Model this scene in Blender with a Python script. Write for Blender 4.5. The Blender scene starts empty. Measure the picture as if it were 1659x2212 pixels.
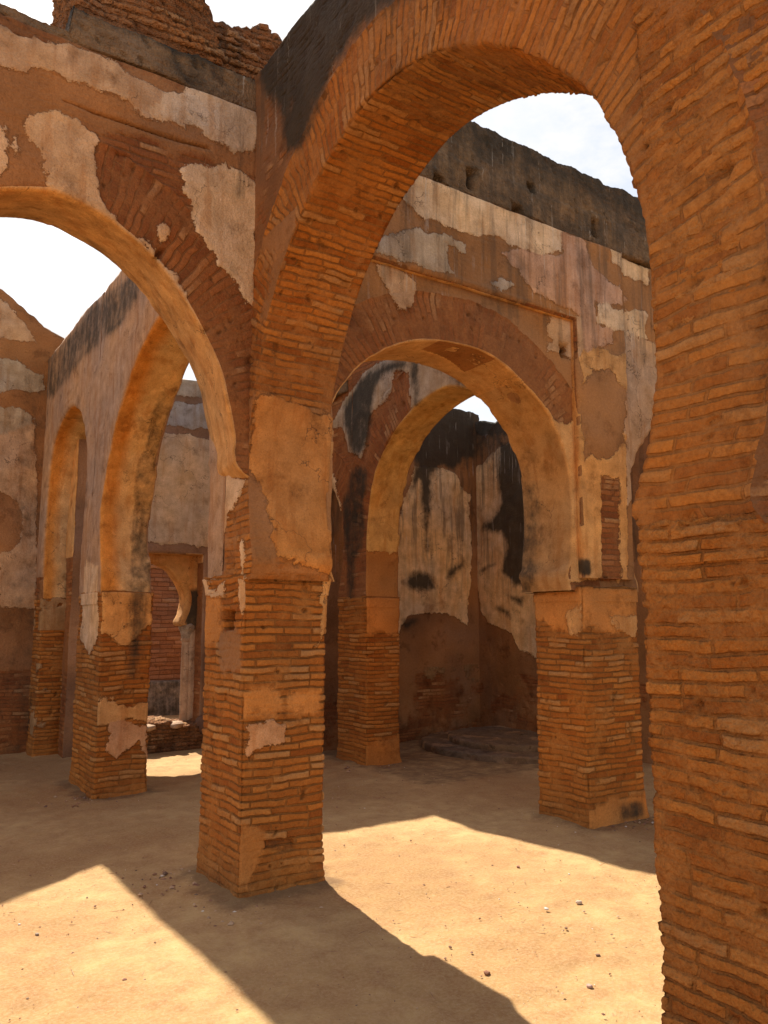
import bpy, math, random
import numpy as np
from mathutils import Matrix, Vector
sc = bpy.context.scene
random.seed(7)
# ------------------------------------------------------------------ camera
YAW, PITCH = 34.0066, 7.8781           # degrees: right of +Y, upwards
cd = bpy.data.cameras.new('camera'); cam = bpy.data.objects.new('camera', cd)
sc.collection.objects.link(cam); sc.camera = cam
cd.sensor_fit = 'VERTICAL'; cd.sensor_height = 36; cd.lens = 36 * 1720 / 2212
cd.clip_start = .05; cd.clip_end = 2000
cam.location = (0, 0, 1.6)
cam.rotation_euler = (math.radians(90 + PITCH), 0, math.radians(-YAW))
# ------------------------------------------------------------------ light
EL = math.atan(1 / .97); AZ = math.atan(.093)           # sun stands over +Y, a little to +X
sd = bpy.data.lights.new('sun', 'SUN'); sun = bpy.data.objects.new('sun', sd)
sc.collection.objects.link(sun)
sd.energy = 5.0; sd.angle = math.radians(.5); sd.color = (1, .93, .80)
S = Vector((math.sin(AZ) * math.cos(EL), math.cos(AZ) * math.cos(EL), math.sin(EL)))
sun.rotation_euler = S.to_track_quat('Z', 'Y').to_euler(); sun.location = S * 30
w = bpy.data.worlds.new('World'); sc.world = w; w.use_nodes = True
nt = w.node_tree; nt.nodes.clear()
def N_(t, ty, **k):
    n = t.nodes.new(ty)
    for a, b in k.items(): setattr(n, a, b)
    return n
sky = N_(nt, 'ShaderNodeTexSky', sky_type='NISHITA', sun_disc=False, sun_elevation=EL, sun_rotation=AZ)
sky.dust_density = 2.0
tc = N_(nt, 'ShaderNodeTexCoord')
mp = N_(nt, 'ShaderNodeMapping'); mp.inputs['Scale'].default_value = (9, 9, 18)
nz = N_(nt, 'ShaderNodeTexNoise'); nz.inputs['Scale'].default_value = 2.2; nz.inputs['Detail'].default_value = 7; nz.inputs['Roughness'].default_value = .6
cr = N_(nt, 'ShaderNodeValToRGB'); cr.color_ramp.elements[0].position = .36; cr.color_ramp.elements[1].position = .6
cr.color_ramp.elements[0].color = (.55, .55, .55, 1); cr.color_ramp.elements[1].color = (1, 1, 1, 1)
mx = N_(nt, 'ShaderNodeMix', data_type='RGBA'); mx.inputs['B'].default_value = (5.3, 5.3, 5.3, 1)
bg = N_(nt, 'ShaderNodeBackground'); bg.inputs['Strength'].default_value = .10
wo = N_(nt, 'ShaderNodeOutputWorld'); L = nt.links.new
L(tc.outputs['Generated'], mp.inputs['Vector']); L(mp.outputs[0], nz.inputs['Vector']); L(nz.outputs['Fac'], cr.inputs['Fac'])
sx = N_(nt, 'ShaderNodeSeparateXYZ'); L(tc.outputs['Generated'], sx.inputs[0])
hi = N_(nt, 'ShaderNodeMapRange'); L(sx.outputs['Z'], hi.inputs['Value'])
for k_, v_ in (('From Min', .64), ('From Max', .76), ('To Min', 1.0), ('To Max', .0)): hi.inputs[k_].default_value = v_
ml = N_(nt, 'ShaderNodeMath', operation='MULTIPLY'); L(cr.outputs['Color'], ml.inputs[0]); L(hi.outputs[0], ml.inputs[1])
L(ml.outputs[0], mx.inputs['Factor']); L(sky.outputs[0], mx.inputs['A']); L(mx.outputs['Result'], bg.inputs['Color']); L(bg.outputs[0], wo.inputs['Surface'])
sc.view_settings.view_transform = 'Standard'; sc.view_settings.look = 'None'
sc.view_settings.exposure = .94; sc.view_settings.gamma = 1
sc.cycles.max_bounces = 6; sc.cycles.diffuse_bounces = 5

# ------------------------------------------------------------------ the ruin's plan, in metres
A0, A1 = 2.02, 2.57          # wall that crosses in front (runs along Y)
A2, A3 = 4.97, 5.42          # second wall along Y
B0, B0b = 4.49, 5.11         # wall along X
B1 = 7.72
IMP = 1.86                   # impost height
COL = dict(pale=(.66, .51, .35), pink=(.62, .44, .28), rose=(.52, .33, .22), tan=(.52, .36, .23), ochre=(.62, .35, .135), amber=(.52, .245, .075),
           peach=(.58, .33, .17), cream=(.74, .56, .34), grey=(.43, .36, .28), blue=(.40, .38, .36),
           mud=(.32, .165, .075), orange=(.52, .23, .065))
MASKS = {
 'left': [
  ('coat','tan',1,4.49,[(0.25,4.78),(0.47,4.84),(0.63,4.86),(0.87,4.89),(1.1,4.91),(1.21,4.85),(1.38,4.83),(1.44,4.8),(1.42,4.73),(1.32,4.62),(1.22,4.62),(1.19,4.69),(1.04,4.69),(0.85,4.67),(0.7,4.69),(0.49,4.62),(0.26,4.58)]),
  ('coat','pale',1,4.49,[(1.38,4.83),(1.44,4.87),(1.6,4.94),(2.0,4.95),(2.01,4.66),(1.91,4.62),(1.69,4.62),(1.61,4.66),(1.48,4.64),(1.32,4.62),(1.24,4.63),(1.22,4.7),(1.3,4.75)]),
  ('coat','pink',1,4.49,[(0.6,4.36),(0.68,4.43),(0.81,4.47),(0.91,4.46),(1.0,4.39),(0.99,4.23),(1.04,4.11),(1.06,4.0),(1.14,3.92),(1.05,3.88),(0.92,3.93),(0.82,3.96),(0.75,4.01),(0.72,4.1),(0.72,4.2),(0.69,4.24),(0.61,4.27)]),
  ('coat','pink',1,4.49,[(0.29,4.17),(0.55,4.29),(0.56,4.03),(0.31,3.92)]),
  ('coat','pale',1,4.49,[(1.52,4.35),(1.59,4.42),(1.79,4.48),(1.91,4.48),(2.04,4.44),(2.03,3.59),(1.95,3.63),(1.89,3.75),(1.76,3.8),(1.71,3.89),(1.63,4.02),(1.6,4.12),(1.54,4.21)]),
  ('coat','pink',1,4.49,[(1.4,3.95),(1.42,3.98),(1.45,3.94),(1.43,3.88),(1.41,3.91)]),
  ('coat','pink',1,4.49,[(1.28,3.85),(1.31,3.87),(1.41,3.75),(1.53,3.68),(1.58,3.56),(1.55,3.57),(1.43,3.68)]),
  ('coat','pink',1,4.49,[(0.57,4.24),(0.6,4.25),(0.6,4.11),(0.58,4.12)]),
  ('mud','mud',1,4.49,[(0.16,4.6),(0.84,4.9),(2.03,4.95),(2.04,4.43),(1.69,4.49),(1.26,4.47),(1.01,4.44),(0.81,4.37),(0.81,4.03),(0.21,3.83)]),
  ('groove','.035',1,4.49,[(0.82,4.54),(0.83,4.55),(0.98,4.55),(1.28,4.55),(1.69,4.57),(1.7,4.55),(1.47,4.53),(1.25,4.53),(0.98,4.53)]),
  ('groove','.05',1,4.49,[(1.37,3.76),(1.41,3.82),(1.44,3.82),(1.41,3.77),(1.38,3.73)]),
  ('groove','.03',1,4.49,[(1.12,4.34),(1.21,4.35),(1.21,4.33),(1.14,4.32)]),
 ],
 'right': [
  ('coat','pale',1,4.49,[(3.06,4.5),(3.18,4.69),(3.35,4.96),(3.59,4.95),(3.86,4.97),(4.16,4.96),(4.55,4.95),(4.86,4.96),(4.86,4.72),(4.59,4.63),(4.37,4.63),(4.16,4.65),(3.82,4.6),(3.4,4.6),(3.18,4.69)]),
  ('coat','grey',1,4.49,[(2.96,4.3),(3.06,4.38),(3.28,4.49),(3.58,4.53),(3.8,4.51),(3.81,4.42),(3.63,4.43),(3.6,4.3),(3.72,4.22),(3.39,4.21),(3.11,4.21),(2.94,4.2)]),
  ('coat','tan',1,4.49,[(2.98,4.16),(3.15,4.17),(3.35,4.1),(3.34,3.93),(3.19,3.82),(3.13,3.94),(3.04,4.03)]),
  ('coat','rose',1,4.49,[(4.83,4.92),(5.14,4.92),(5.22,4.71),(5.44,4.6),(5.76,4.54),(5.62,4.44),(5.26,4.36),(5.25,4.18),(5.44,4.18),(5.47,4.04),(5.21,3.95),(5.08,3.77),(5.05,4.2),(4.75,4.24),(4.49,4.28),(4.36,4.44),(4.15,4.53),(4.37,4.63),(4.59,4.63),(4.86,4.72)]),
  ('coat','pale',1,4.49,[(5.49,4.96),(5.75,4.94),(6.08,4.91),(6.07,4.76),(5.71,4.76),(5.51,4.81)]),
  ('coat','pale',1,4.49,[(5.26,4.36),(5.42,4.42),(5.49,4.36),(6.02,4.48),(6.0,4.2),(5.74,4.19),(5.25,4.18)]),
  ('coat','grey',1,4.49,[(4.02,4.25),(4.15,4.31),(4.28,4.29),(4.15,4.22)]),
  ('coat','tan',1,4.49,[(4.71,4.12),(4.8,4.21),(5.07,4.2),(5.1,3.82),(4.7,3.85),(4.79,3.96),(4.69,3.99)]),
  ('coat','ochre',1,4.49,[(5.0,3.92),(5.33,3.96),(5.64,3.96),(5.52,1.95),(5.45,1.92),(5.47,2.8),(5.26,2.8),(5.23,1.96),(4.88,1.91),(5.05,2.92),(5.09,3.0),(5.33,2.97),(5.58,3.15),(5.64,3.62),(5.44,3.77),(5.2,3.75),(5.05,3.6)]),
  ('coat','ochre',1,4.49,[(4.54,3.36),(4.68,3.35),(4.78,3.25),(4.92,3.24),(5.02,3.33),(5.04,3.03),(5.08,2.59),(4.86,1.94),(4.74,1.95),(4.92,2.43),(4.86,2.86),(4.71,3.14)]),
  ('coat','tan',1,4.49,[(5.65,4.17),(6.14,4.21),(6.07,3.25),(5.83,3.18),(5.65,2.74),(5.55,2.57)]),
  ('coat','ochre',1,4.49,[(2.52,2.76),(2.57,3.02),(2.61,2.8),(2.55,2.52),(2.54,2.18),(2.58,1.88),(2.53,1.88)]),
  ('brickz','',1,4.49,[(5.25,2.82),(5.47,2.83),(5.45,1.95),(5.21,1.94)]),
 ],
 'big': [
  ('dark','1.05',0,2.02,[(4.52,5.33),(3.72,5.4),(2.44,4.44),(2.87,4.56),(3.25,4.64),(3.44,4.6),(3.65,4.44),(3.86,4.32),(4.07,4.37),(4.18,4.74),(4.45,5.06)]),
  ('coat','pink',0,2.02,[(4.94,2.58),(4.67,2.51),(4.51,2.48),(4.52,2.44),(4.64,2.36),(4.76,2.29),(4.85,2.15),(4.91,2.01),(5.06,1.9),(5.06,1.82),(4.96,1.81),(4.73,1.85),(4.8,1.77),(5.03,1.76),(5.16,1.81),(5.19,1.91),(5.15,2.06),(5.12,2.14),(5.06,2.41)]),
  ('coat','pink',0,2.02,[(4.56,2.1),(4.53,2.1),(4.46,1.84),(4.45,1.7),(4.48,1.66),(4.54,1.69),(4.54,1.84)]),
  ('coat','pink',0,2.02,[(5.28,2.19),(5.16,2.07),(5.18,1.79),(5.28,1.79)]),
  ('coat','amber',1,4.49,[(2.05,3.0),(2.15,3.02),(2.22,2.97),(2.31,2.99),(2.38,3.0),(2.48,2.97),(2.51,2.99),(2.57,2.97),(2.61,2.98),(2.62,1.86),(2.45,1.95),(2.28,1.98),(2.17,1.99),(2.17,2.03),(2.15,2.13),(2.18,2.17),(2.15,2.21),(2.12,2.28),(2.14,2.37),(2.09,2.44),(2.03,2.52),(2.0,2.55)]),
  ('mud','mud',1,4.49,[(1.96,2.54),(2.11,2.56),(2.2,2.28),(2.2,1.92),(2.62,1.89),(2.62,1.96),(1.97,1.87)]),
 ],
 'p0': [
  ('coat','pink',0,2.02,[(5.19,1.95),(4.87,1.99),(5.07,1.89),(5.05,1.82),(4.94,1.8),(4.73,1.87),(4.8,1.77),(4.96,1.75),(5.14,1.79),(5.2,1.9)]),
  ('coat','pink',0,2.02,[(4.55,1.87),(4.47,1.88),(4.46,1.69),(4.51,1.65),(4.54,1.68)]),
  ('mud','orange',0,2.02,[(5.16,1.78),(4.85,1.78),(4.81,1.55),(4.91,1.46),(5.08,1.44),(5.17,1.5)]),
  ('mud','mud',0,2.02,[(4.84,1.55),(4.61,1.57),(4.51,1.51),(4.49,1.31),(4.79,1.3),(4.88,1.41)]),
  ('mud','orange',1,4.49,[(2.07,1.21),(2.28,1.2),(2.29,1.04),(2.03,1.05),(1.96,1.13)]),
  ('coat','peach',1,4.49,[(2.03,1.0),(2.3,0.98),(2.3,0.89),(2.18,0.85),(2.05,0.83),(2.03,0.89)]),
  ('mud','orange',1,4.49,[(2.29,1.17),(2.54,1.18),(2.54,1.04),(2.3,1.04)]),
  ('coat','ochre',1,4.49,[(2.53,1.88),(2.59,1.89),(2.59,1.78),(2.56,1.46),(2.52,1.46),(2.54,1.72)]),
  ('groove','.03',1,4.49,[(2.17,0.32),(2.37,0.3),(2.38,0.24),(2.3,0.23),(2.18,0.27)]),
  ('groove','.10',0,2.02,[(4.81,1.68),(4.63,1.67),(4.64,1.55),(4.78,1.55)]),
  ('mud','orange',1,4.49,[(2.04,0.43),(2.17,0.35),(2.17,0.22),(2.07,0.06),(2.01,0.07),(1.98,0.25)]),
 ],
 'back': [
  ('coat','grey',0,4.97,[(8.68,4.1),(8.51,4.11),(8.25,4.33),(7.73,4.59),(7.18,4.59),(6.77,4.51),(6.65,4.47),(6.65,4.42),(6.17,4.26),(5.94,4.15),(5.56,3.78),(5.89,3.93),(6.65,3.85),(6.81,3.83),(6.87,4.34),(7.14,4.41),(7.18,4.18),(7.47,4.08),(7.65,4.01),(7.73,3.71),(7.84,3.54),(8.12,3.68),(8.29,4.0),(8.51,4.04)]),
  ('dark','1.0',0,4.97,[(8.29,4.29),(7.73,4.57),(7.18,4.57),(6.9,4.52),(6.77,4.35),(6.91,4.35),(7.36,4.39),(7.5,4.3),(7.58,4.04),(7.67,3.72),(7.84,3.5),(8.04,3.58),(8.18,3.91),(8.27,4.02)]),
  ('dark','.9',0,4.97,[(6.87,4.52),(6.65,4.44),(6.64,3.83),(6.78,3.84),(6.86,4.24)]),
  ('dark','.9',0,4.97,[(6.17,4.26),(5.94,4.13),(5.89,3.93),(6.17,4.02)]),
  ('dark','.85',0,4.97,[(8.0,3.53),(7.72,3.44),(7.61,3.17),(7.76,2.99),(7.72,2.57),(7.91,2.28),(7.98,1.66),(8.14,1.67),(8.23,2.4),(8.32,3.05)]),
  ('coat','cream',0,4.97,[(8.86,3.81),(8.63,3.63),(8.45,3.34),(8.3,3.05),(8.27,2.62),(8.39,2.2),(8.51,1.67),(8.81,1.67)]),
 ],
 'corner': [
  ('coat','cream',1,9.0,[(6.29,3.0),(6.59,3.78),(7.1,3.84),(7.33,3.78),(7.49,3.54),(7.66,3.47),(7.57,3.36),(7.62,3.1),(7.63,2.58),(7.55,1.91),(7.52,1.55),(7.26,1.7),(6.85,1.74),(6.46,1.68),(6.34,1.56),(6.28,1.09),(6.11,1.09),(6.11,2.75)]),
  ('coat','cream',0,7.75,[(9.02,3.48),(9.1,3.84),(8.89,3.94),(8.5,4.09),(8.09,4.17),(7.34,3.64),(7.44,1.11),(8.16,1.2),(8.29,1.43),(8.69,1.58),(8.95,1.76),(9.0,2.07),(9.0,2.85)]),
  ('coat','blue',0,7.75,[(9.08,4.63),(8.95,4.71),(8.45,4.65),(8.43,4.52),(8.64,4.46),(8.76,4.33),(9.0,4.45)]),
  ('dark','1.15',1,9.0,[(6.47,3.27),(6.59,3.83),(6.47,4.28),(6.92,4.76),(7.76,4.89),(7.74,4.01),(7.5,3.99),(7.33,3.78),(7.1,3.84),(6.91,3.69),(6.87,3.05),(6.68,3.28),(6.65,3.58)]),
  ('dark','1.0',0,7.75,[(9.11,4.91),(7.87,4.63),(7.89,4.13),(8.24,4.19),(8.42,4.23),(9.08,4.36)]),
  ('dark','1.25',0,7.75,[(8.46,4.21),(7.89,4.13),(7.35,3.4),(7.31,2.24),(7.82,2.07),(8.2,2.09),(8.48,2.3),(8.44,2.47),(8.36,2.69),(8.46,2.85),(8.92,2.94),(8.84,3.07),(8.64,3.07),(8.45,3.3),(8.51,3.7)]),
  ('dark','1.15',1,9.0,[(6.37,2.16),(6.58,2.33),(6.86,2.29),(6.95,2.07),(6.76,2.01),(6.52,2.04)]),
  ('dark','1.15',1,9.0,[(7.13,2.23),(7.21,2.41),(7.47,2.52),(7.47,2.39),(7.21,2.2)]),
  ('dark','1.15',1,9.0,[(6.34,1.64),(6.64,1.68),(6.68,1.62),(6.45,1.48),(6.34,1.5)]),
  ('dark','1.15',0,7.75,[(8.97,2.32),(8.85,2.42),(8.62,2.43),(8.78,2.34),(8.93,2.28)]),
  ('dark','1.15',0,7.75,[(8.42,2.0),(8.13,1.96),(8.0,1.96),(8.07,1.82),(8.21,1.87)]),
  ('dark','1.15',0,7.75,[(8.62,1.8),(8.49,1.83),(8.32,1.75),(8.28,1.65),(8.53,1.75)]),
  ('dark','.85',1,9.0,[(6.65,3.53),(6.87,3.61),(6.86,2.54),(6.83,2.24),(6.74,2.54),(6.68,3.03)]),
 ],
 'ext': [
  ('dark','.75',0,2.02,[(10.97,4.4),(9.91,4.39),(8.89,4.45),(8.13,4.42),(7.47,4.36),(7.01,4.46),(6.8,4.58),(7.2,4.88),(8.49,5.06),(9.3,5.04),(10.42,5.08),(11.72,5.24)]),
  ('mud','mud',0,2.02,[(13.43,4.96),(10.99,4.45),(9.92,4.41),(8.9,4.49),(8.14,4.47),(7.48,4.41),(7.01,4.51),(6.8,4.58),(7.22,4.96),(8.8,5.31),(13.63,5.51)]),
  ('mud','mud',0,2.02,[(8.94,2.41),(8.35,2.4),(8.1,1.74),(8.86,1.75)]),
  ('mud','mud',0,2.02,[(10.36,2.24),(8.83,2.18),(8.63,1.71),(11.06,1.71)]),
  ('mud','mud',0,2.02,[(7.53,3.77),(7.33,3.75),(7.35,3.58),(7.44,3.53)]),
 ],
 'pl': [
  ('coat','pink',0,2.02,[(8.48,2.37),(7.87,2.24),(7.76,1.49),(8.0,1.31),(8.18,1.33),(8.42,1.43),(8.48,1.9)]),
  ('coat','ochre',1,7.72,[(1.99,1.96),(2.49,2.02),(2.49,1.62),(2.44,1.57),(2.25,1.36),(2.16,1.4),(2.1,1.47),(2.01,1.49)]),
  ('dark','.8',1,7.72,[(2.22,2.01),(2.49,2.02),(2.49,1.62),(2.43,1.27),(2.39,1.01),(2.24,1.06),(2.23,1.44)]),
  ('coat','peach',1,7.72,[(2.13,0.68),(2.23,0.72),(2.48,0.61),(2.5,0.31),(2.41,0.49),(2.21,0.34),(2.1,0.43)]),
  ('dark','.6',1,7.72,[(2.06,0.37),(2.38,0.37),(2.42,0.28),(2.17,0.24),(2.06,0.23)]),
 ],
 'p3': [
  ('mud','orange',0,4.97,[(5.04,1.84),(4.9,1.86),(4.5,1.85),(4.51,1.55),(4.58,1.5),(4.91,1.62),(5.05,1.65)]),
  ('mud','orange',1,4.49,[(4.96,1.86),(5.7,1.88),(5.71,1.7),(5.52,1.5),(5.23,1.55),(4.96,1.55)]),
  ('coat','ochre',1,4.49,[(5.25,1.65),(5.61,1.64),(5.61,1.47),(5.52,1.49),(5.37,1.55)]),
  ('coat','ochre',0,4.97,[(4.68,1.71),(4.52,1.71),(4.51,1.53),(4.61,1.51),(4.67,1.62)]),
 ],
 'p4': [
  ('mud','orange',1,7.72,[(4.94,2.06),(5.44,2.07),(5.44,1.48),(5.31,1.45),(5.16,1.48),(4.94,1.48)]),
 ],
 'end': [
  ('coat','tan',1,10.9,[(1.02,5.67),(1.37,5.73),(1.51,5.64),(1.66,5.48),(1.85,5.24),(1.62,5.2),(1.41,5.22),(1.05,5.19)]),
  ('coat','grey',1,10.9,[(1.07,4.91),(1.42,4.96),(1.62,4.96),(1.87,4.82),(1.95,4.81),(1.96,4.62),(1.77,4.55),(1.62,4.59),(1.45,4.48),(1.1,4.44)]),
  ('coat','grey',1,10.9,[(1.11,4.28),(1.46,4.33),(1.69,4.33),(1.87,4.26),(1.86,4.18),(1.71,4.07),(1.48,3.94),(1.14,3.86)]),
  ('coat','tan',1,10.9,[(1.14,3.86),(1.48,3.94),(1.69,4.05),(1.89,4.16),(1.95,3.36),(2.04,1.78),(1.61,1.78),(1.57,2.48),(1.68,2.47),(1.81,2.65),(1.81,2.95),(1.71,3.14),(1.52,3.24),(1.18,3.28)]),
  ('coat','pale',1,10.25,[(3.13,4.05),(3.44,4.12),(3.65,4.12),(4.09,4.1),(4.14,2.58),(3.81,2.63),(3.09,2.63)]),
  ('coat','blue',1,10.25,[(3.11,4.49),(3.44,4.54),(4.03,4.57),(4.08,4.25),(3.75,4.2),(3.39,4.21),(3.12,4.18)]),
  ('coat','grey',1,10.25,[(3.41,4.9),(3.88,4.96),(4.06,4.95),(4.07,4.68),(3.74,4.65),(3.52,4.65),(3.21,4.63)]),
 ],
}
# ------------------------------------------------------------------ noise and masks in numpy
def _h(i, j, k, s):
    n = (i * 374761393 + j * 668265263 + k * 2147483647 % 1013904223 + s * 974711) & 0xffffffff
    n = ((n ^ (n >> 13)) * 1274126177) & 0xffffffff
    return ((n ^ (n >> 16)) & 0xffff) / 65535.0
def vnoise(P, sc_, seed=0):
    Q = P * sc_; I = np.floor(Q).astype(np.int64); F = Q - I; F = F * F * (3 - 2 * F); r = 0
    for a in (0, 1):
        for b in (0, 1):
            for c in (0, 1):
                wgt = (F[:, 0] if a else 1 - F[:, 0]) * (F[:, 1] if b else 1 - F[:, 1]) * (F[:, 2] if c else 1 - F[:, 2])
                r = r + wgt * _h(I[:, 0] + a, I[:, 1] + b, I[:, 2] * 7 + c * 7, seed)
    return r
def fbm(P, sc_, seed=0, o=3):
    r = 0; a = .5
    for i in range(o): r = r + a * (vnoise(P, sc_ * 2 ** i, seed + i) - .5) * 2; a *= .5
    return r
def n1(x, sc_=1.0, seed=0, o=3):
    x = np.atleast_1d(np.asarray(x, float)); P = np.stack([x, x * 0 + .37, x * 0 + .71], 1)
    return fbm(P, sc_, seed, o)
def sdf(pts, poly):
    """signed distance to a polygon, positive inside, clamped to +-0.25"""
    poly = np.asarray(poly, float); out = np.full(len(pts), -.25)
    lo, hi = poly.min(0) - .25, poly.max(0) + .25
    m = np.all((pts > lo) & (pts < hi), 1)
    if not m.any(): return out
    p = pts[m]; d = np.full(len(p), 9.0); ins = np.zeros(len(p), bool)
    for a, b in zip(poly, np.roll(poly, -1, 0)):
        e = b - a; ww = p - a; t = np.clip((ww @ e) / max(e @ e, 1e-9), 0, 1)
        q = ww - t[:, None] * e; d = np.minimum(d, (q * q).sum(1))
        c = ((a[1] > p[:, 1]) != (b[1] > p[:, 1]))
        with np.errstate(divide='ignore', invalid='ignore'):
            c &= p[:, 0] < (b[0] - a[0]) * (p[:, 1] - a[1]) / (b[1] - a[1]) + a[0]
        ins ^= c
    d = np.sqrt(d); out[m] = np.clip(np.where(ins, d, -d), -.25, .25)
    return out

# ------------------------------------------------------------------ mesh assembly
class Mesh:
    """strips of quads on (n, m) grids of points with a surface coordinate; strips may share an edge only inside one grid"""
    def __init__(s): s.P = []; s.UV = []; s.F = []; s.n = 0; s.NG = []; s.FD = []; s.orient = None
    def grid(s, P, UV, wrap=False, fade=None):
        n, m = P.shape[:2]; b = s.n; s.FD.append(np.ones(n * m) if fade is None else np.broadcast_to(fade, (n, m)).reshape(-1))
        s.P.append(P.reshape(-1, 3)); s.UV.append(UV.reshape(-1, 2)); s.n += n * m
        i = np.arange(n - 1)[:, None]; mm = m if wrap else m - 1
        j = np.arange(mm)[None, :]; j2 = (j + 1) % m
        q = np.stack([b + i * m + j + 0 * j2, b + i * m + j2, b + (i + 1) * m + j2, b + (i + 1) * m + j], -1).reshape(-1, 4)
        s.F.append(q); return b
    def ngon(s, pts):
        b = s.n; pts = np.asarray(pts, float); s.P.append(pts); s.FD.append(np.zeros(len(pts))); s.UV.append(pts[:, [0, 2]]); s.n += len(pts); s.NG.append(list(range(b, b + len(pts))))

ALL = {}
def link(o):
    sc.collection.objects.link(o); return o
def root(name, loc, label, cat, group=None):
    o = link(bpy.data.objects.new(name, None)); o.location = loc; o['label'] = label; o['category'] = cat
    o.empty_display_size = .2
    if group: o['group'] = group
    return o
def tag(o, label, cat, group=None, kind=None):
    if label: o['label'] = label
    if cat: o['category'] = cat
    if group: o['group'] = group
    if kind: o['kind'] = kind
    return o

def build(name, M, mat, parent=None, keys=(), default=None, flip=None, chip=None, post=None, origin=None):
    P = np.concatenate(M.P); UV = np.concatenate(M.UV); F = np.concatenate(M.F) if M.F else np.zeros((0, 4), int)
    # normals
    def normals():
        a, b, c, d = (P[F[:, i]] for i in range(4)); fn = np.cross(c - a, d - b)
        vn = np.zeros_like(P)
        for i in range(4): np.add.at(vn, F[:, i], fn)
        return fn, vn / np.maximum(np.linalg.norm(vn, axis=1, keepdims=True), 1e-12)
    fn, vn = normals()
    cen = (P[F].mean(1)); vol = (fn * (cen - P.mean(0))).sum()
    if M.orient: flip = fn[M.orient[0], M.orient[1]].sum() > 0
    if (vol < 0) if flip is None else flip: F = F[:, ::-1]; M.NG = [g[::-1] for g in M.NG]; vn = -vn
    nv = len(P)
    att = dict(coat=np.full(nv, -.25), mud=np.full(nv, -.25), dark=np.zeros(nv), wht=np.zeros(nv), smr=np.zeros(nv), fade=np.concatenate(M.FD))
    cc = np.tile([.45, .3, .2], (nv, 1)).astype(float); mc = np.tile(COL['mud'], (nv, 1)).astype(float)
    if default: default(P, vn, att, cc, mc)
    depth = np.zeros(nv)
    for key in keys:
        for layer, colname, ax, val, poly in MASKS[key]:
            sel = (np.abs(P[:, ax] - val) < .16) & (np.abs(vn[:, ax]) > .55)
            if not sel.any(): continue
            ids = np.nonzero(sel)[0]
            q = P[ids][:, [1 - ax, 2]]
            d = sdf(q, poly)
            if layer in ('coat', 'mud'):
                bet = d > att[layer][ids]; t = ids[bet]
                att[layer][t] = d[bet]
                (cc if layer == 'coat' else mc)[t] = COL[colname]
            elif layer == 'dark':
                v = np.clip((d + .08) / .18, 0, 1) * float(colname)
                att['dark'][ids] = np.maximum(att['dark'][ids], v)
            elif layer == 'groove':
                v = np.clip((d + .006) / .012, 0, 1); depth[ids] = np.maximum(depth[ids], v * float(colname))
                att['dark'][ids] = np.maximum(att['dark'][ids], v * .6)
            elif layer == 'brickz':
                att['coat'][ids] = np.where(d > -.03, np.minimum(att['coat'][ids], -d), att['coat'][ids]); att['mud'][ids] = np.where(d > 0, -.2, att['mud'][ids])
    P = P - vn * depth[:, None]
    if chip is not None:      # broken arrises
        P = P + chip(P, vn)
    if post is not None: P = post(P, vn, att, cc, mc)
    off = np.array(origin if origin is not None else (parent.location if parent else (0, 0, 0)), float)
    me = bpy.data.meshes.new(name)
    nf = len(F); ng = M.NG
    loops = np.concatenate([F.reshape(-1)] + [np.array(g) for g in ng]).astype(np.int32)
    tot = np.concatenate([np.full(nf, 4)] + [np.array([len(g)]) for g in ng]).astype(np.int32)
    st = np.concatenate([[0], np.cumsum(tot)[:-1]]).astype(np.int32)
    me.vertices.add(nv); me.vertices.foreach_set('co', (P - off).astype(np.float32).reshape(-1))
    me.loops.add(len(loops)); me.loops.foreach_set('vertex_index', loops)
    me.polygons.add(len(tot)); me.polygons.foreach_set('loop_start', st); me.polygons.foreach_set('loop_total', tot)
    me.polygons.foreach_set('use_smooth', np.ones(len(tot), bool))
    me.update(calc_edges=True); me.validate()
    a = me.attributes.new('buv', 'FLOAT_VECTOR', 'POINT'); a.data.foreach_set('vector', np.concatenate([UV, np.zeros((nv, 1))], 1).astype(np.float32).reshape(-1))
    for k, v in att.items():
        a = me.attributes.new(k, 'FLOAT', 'POINT'); a.data.foreach_set('value', v.astype(np.float32))
    for k, v in (('ccol', cc), ('mcol', mc)):
        a = me.attributes.new(k, 'FLOAT_VECTOR', 'POINT'); a.data.foreach_set('vector', v.astype(np.float32).reshape(-1))
    me.materials.append(mat)
    o = link(bpy.data.objects.new(name, me)); o.location = (0, 0, 0) if parent else tuple(off)
    if parent: o.parent = parent
    return o

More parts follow.
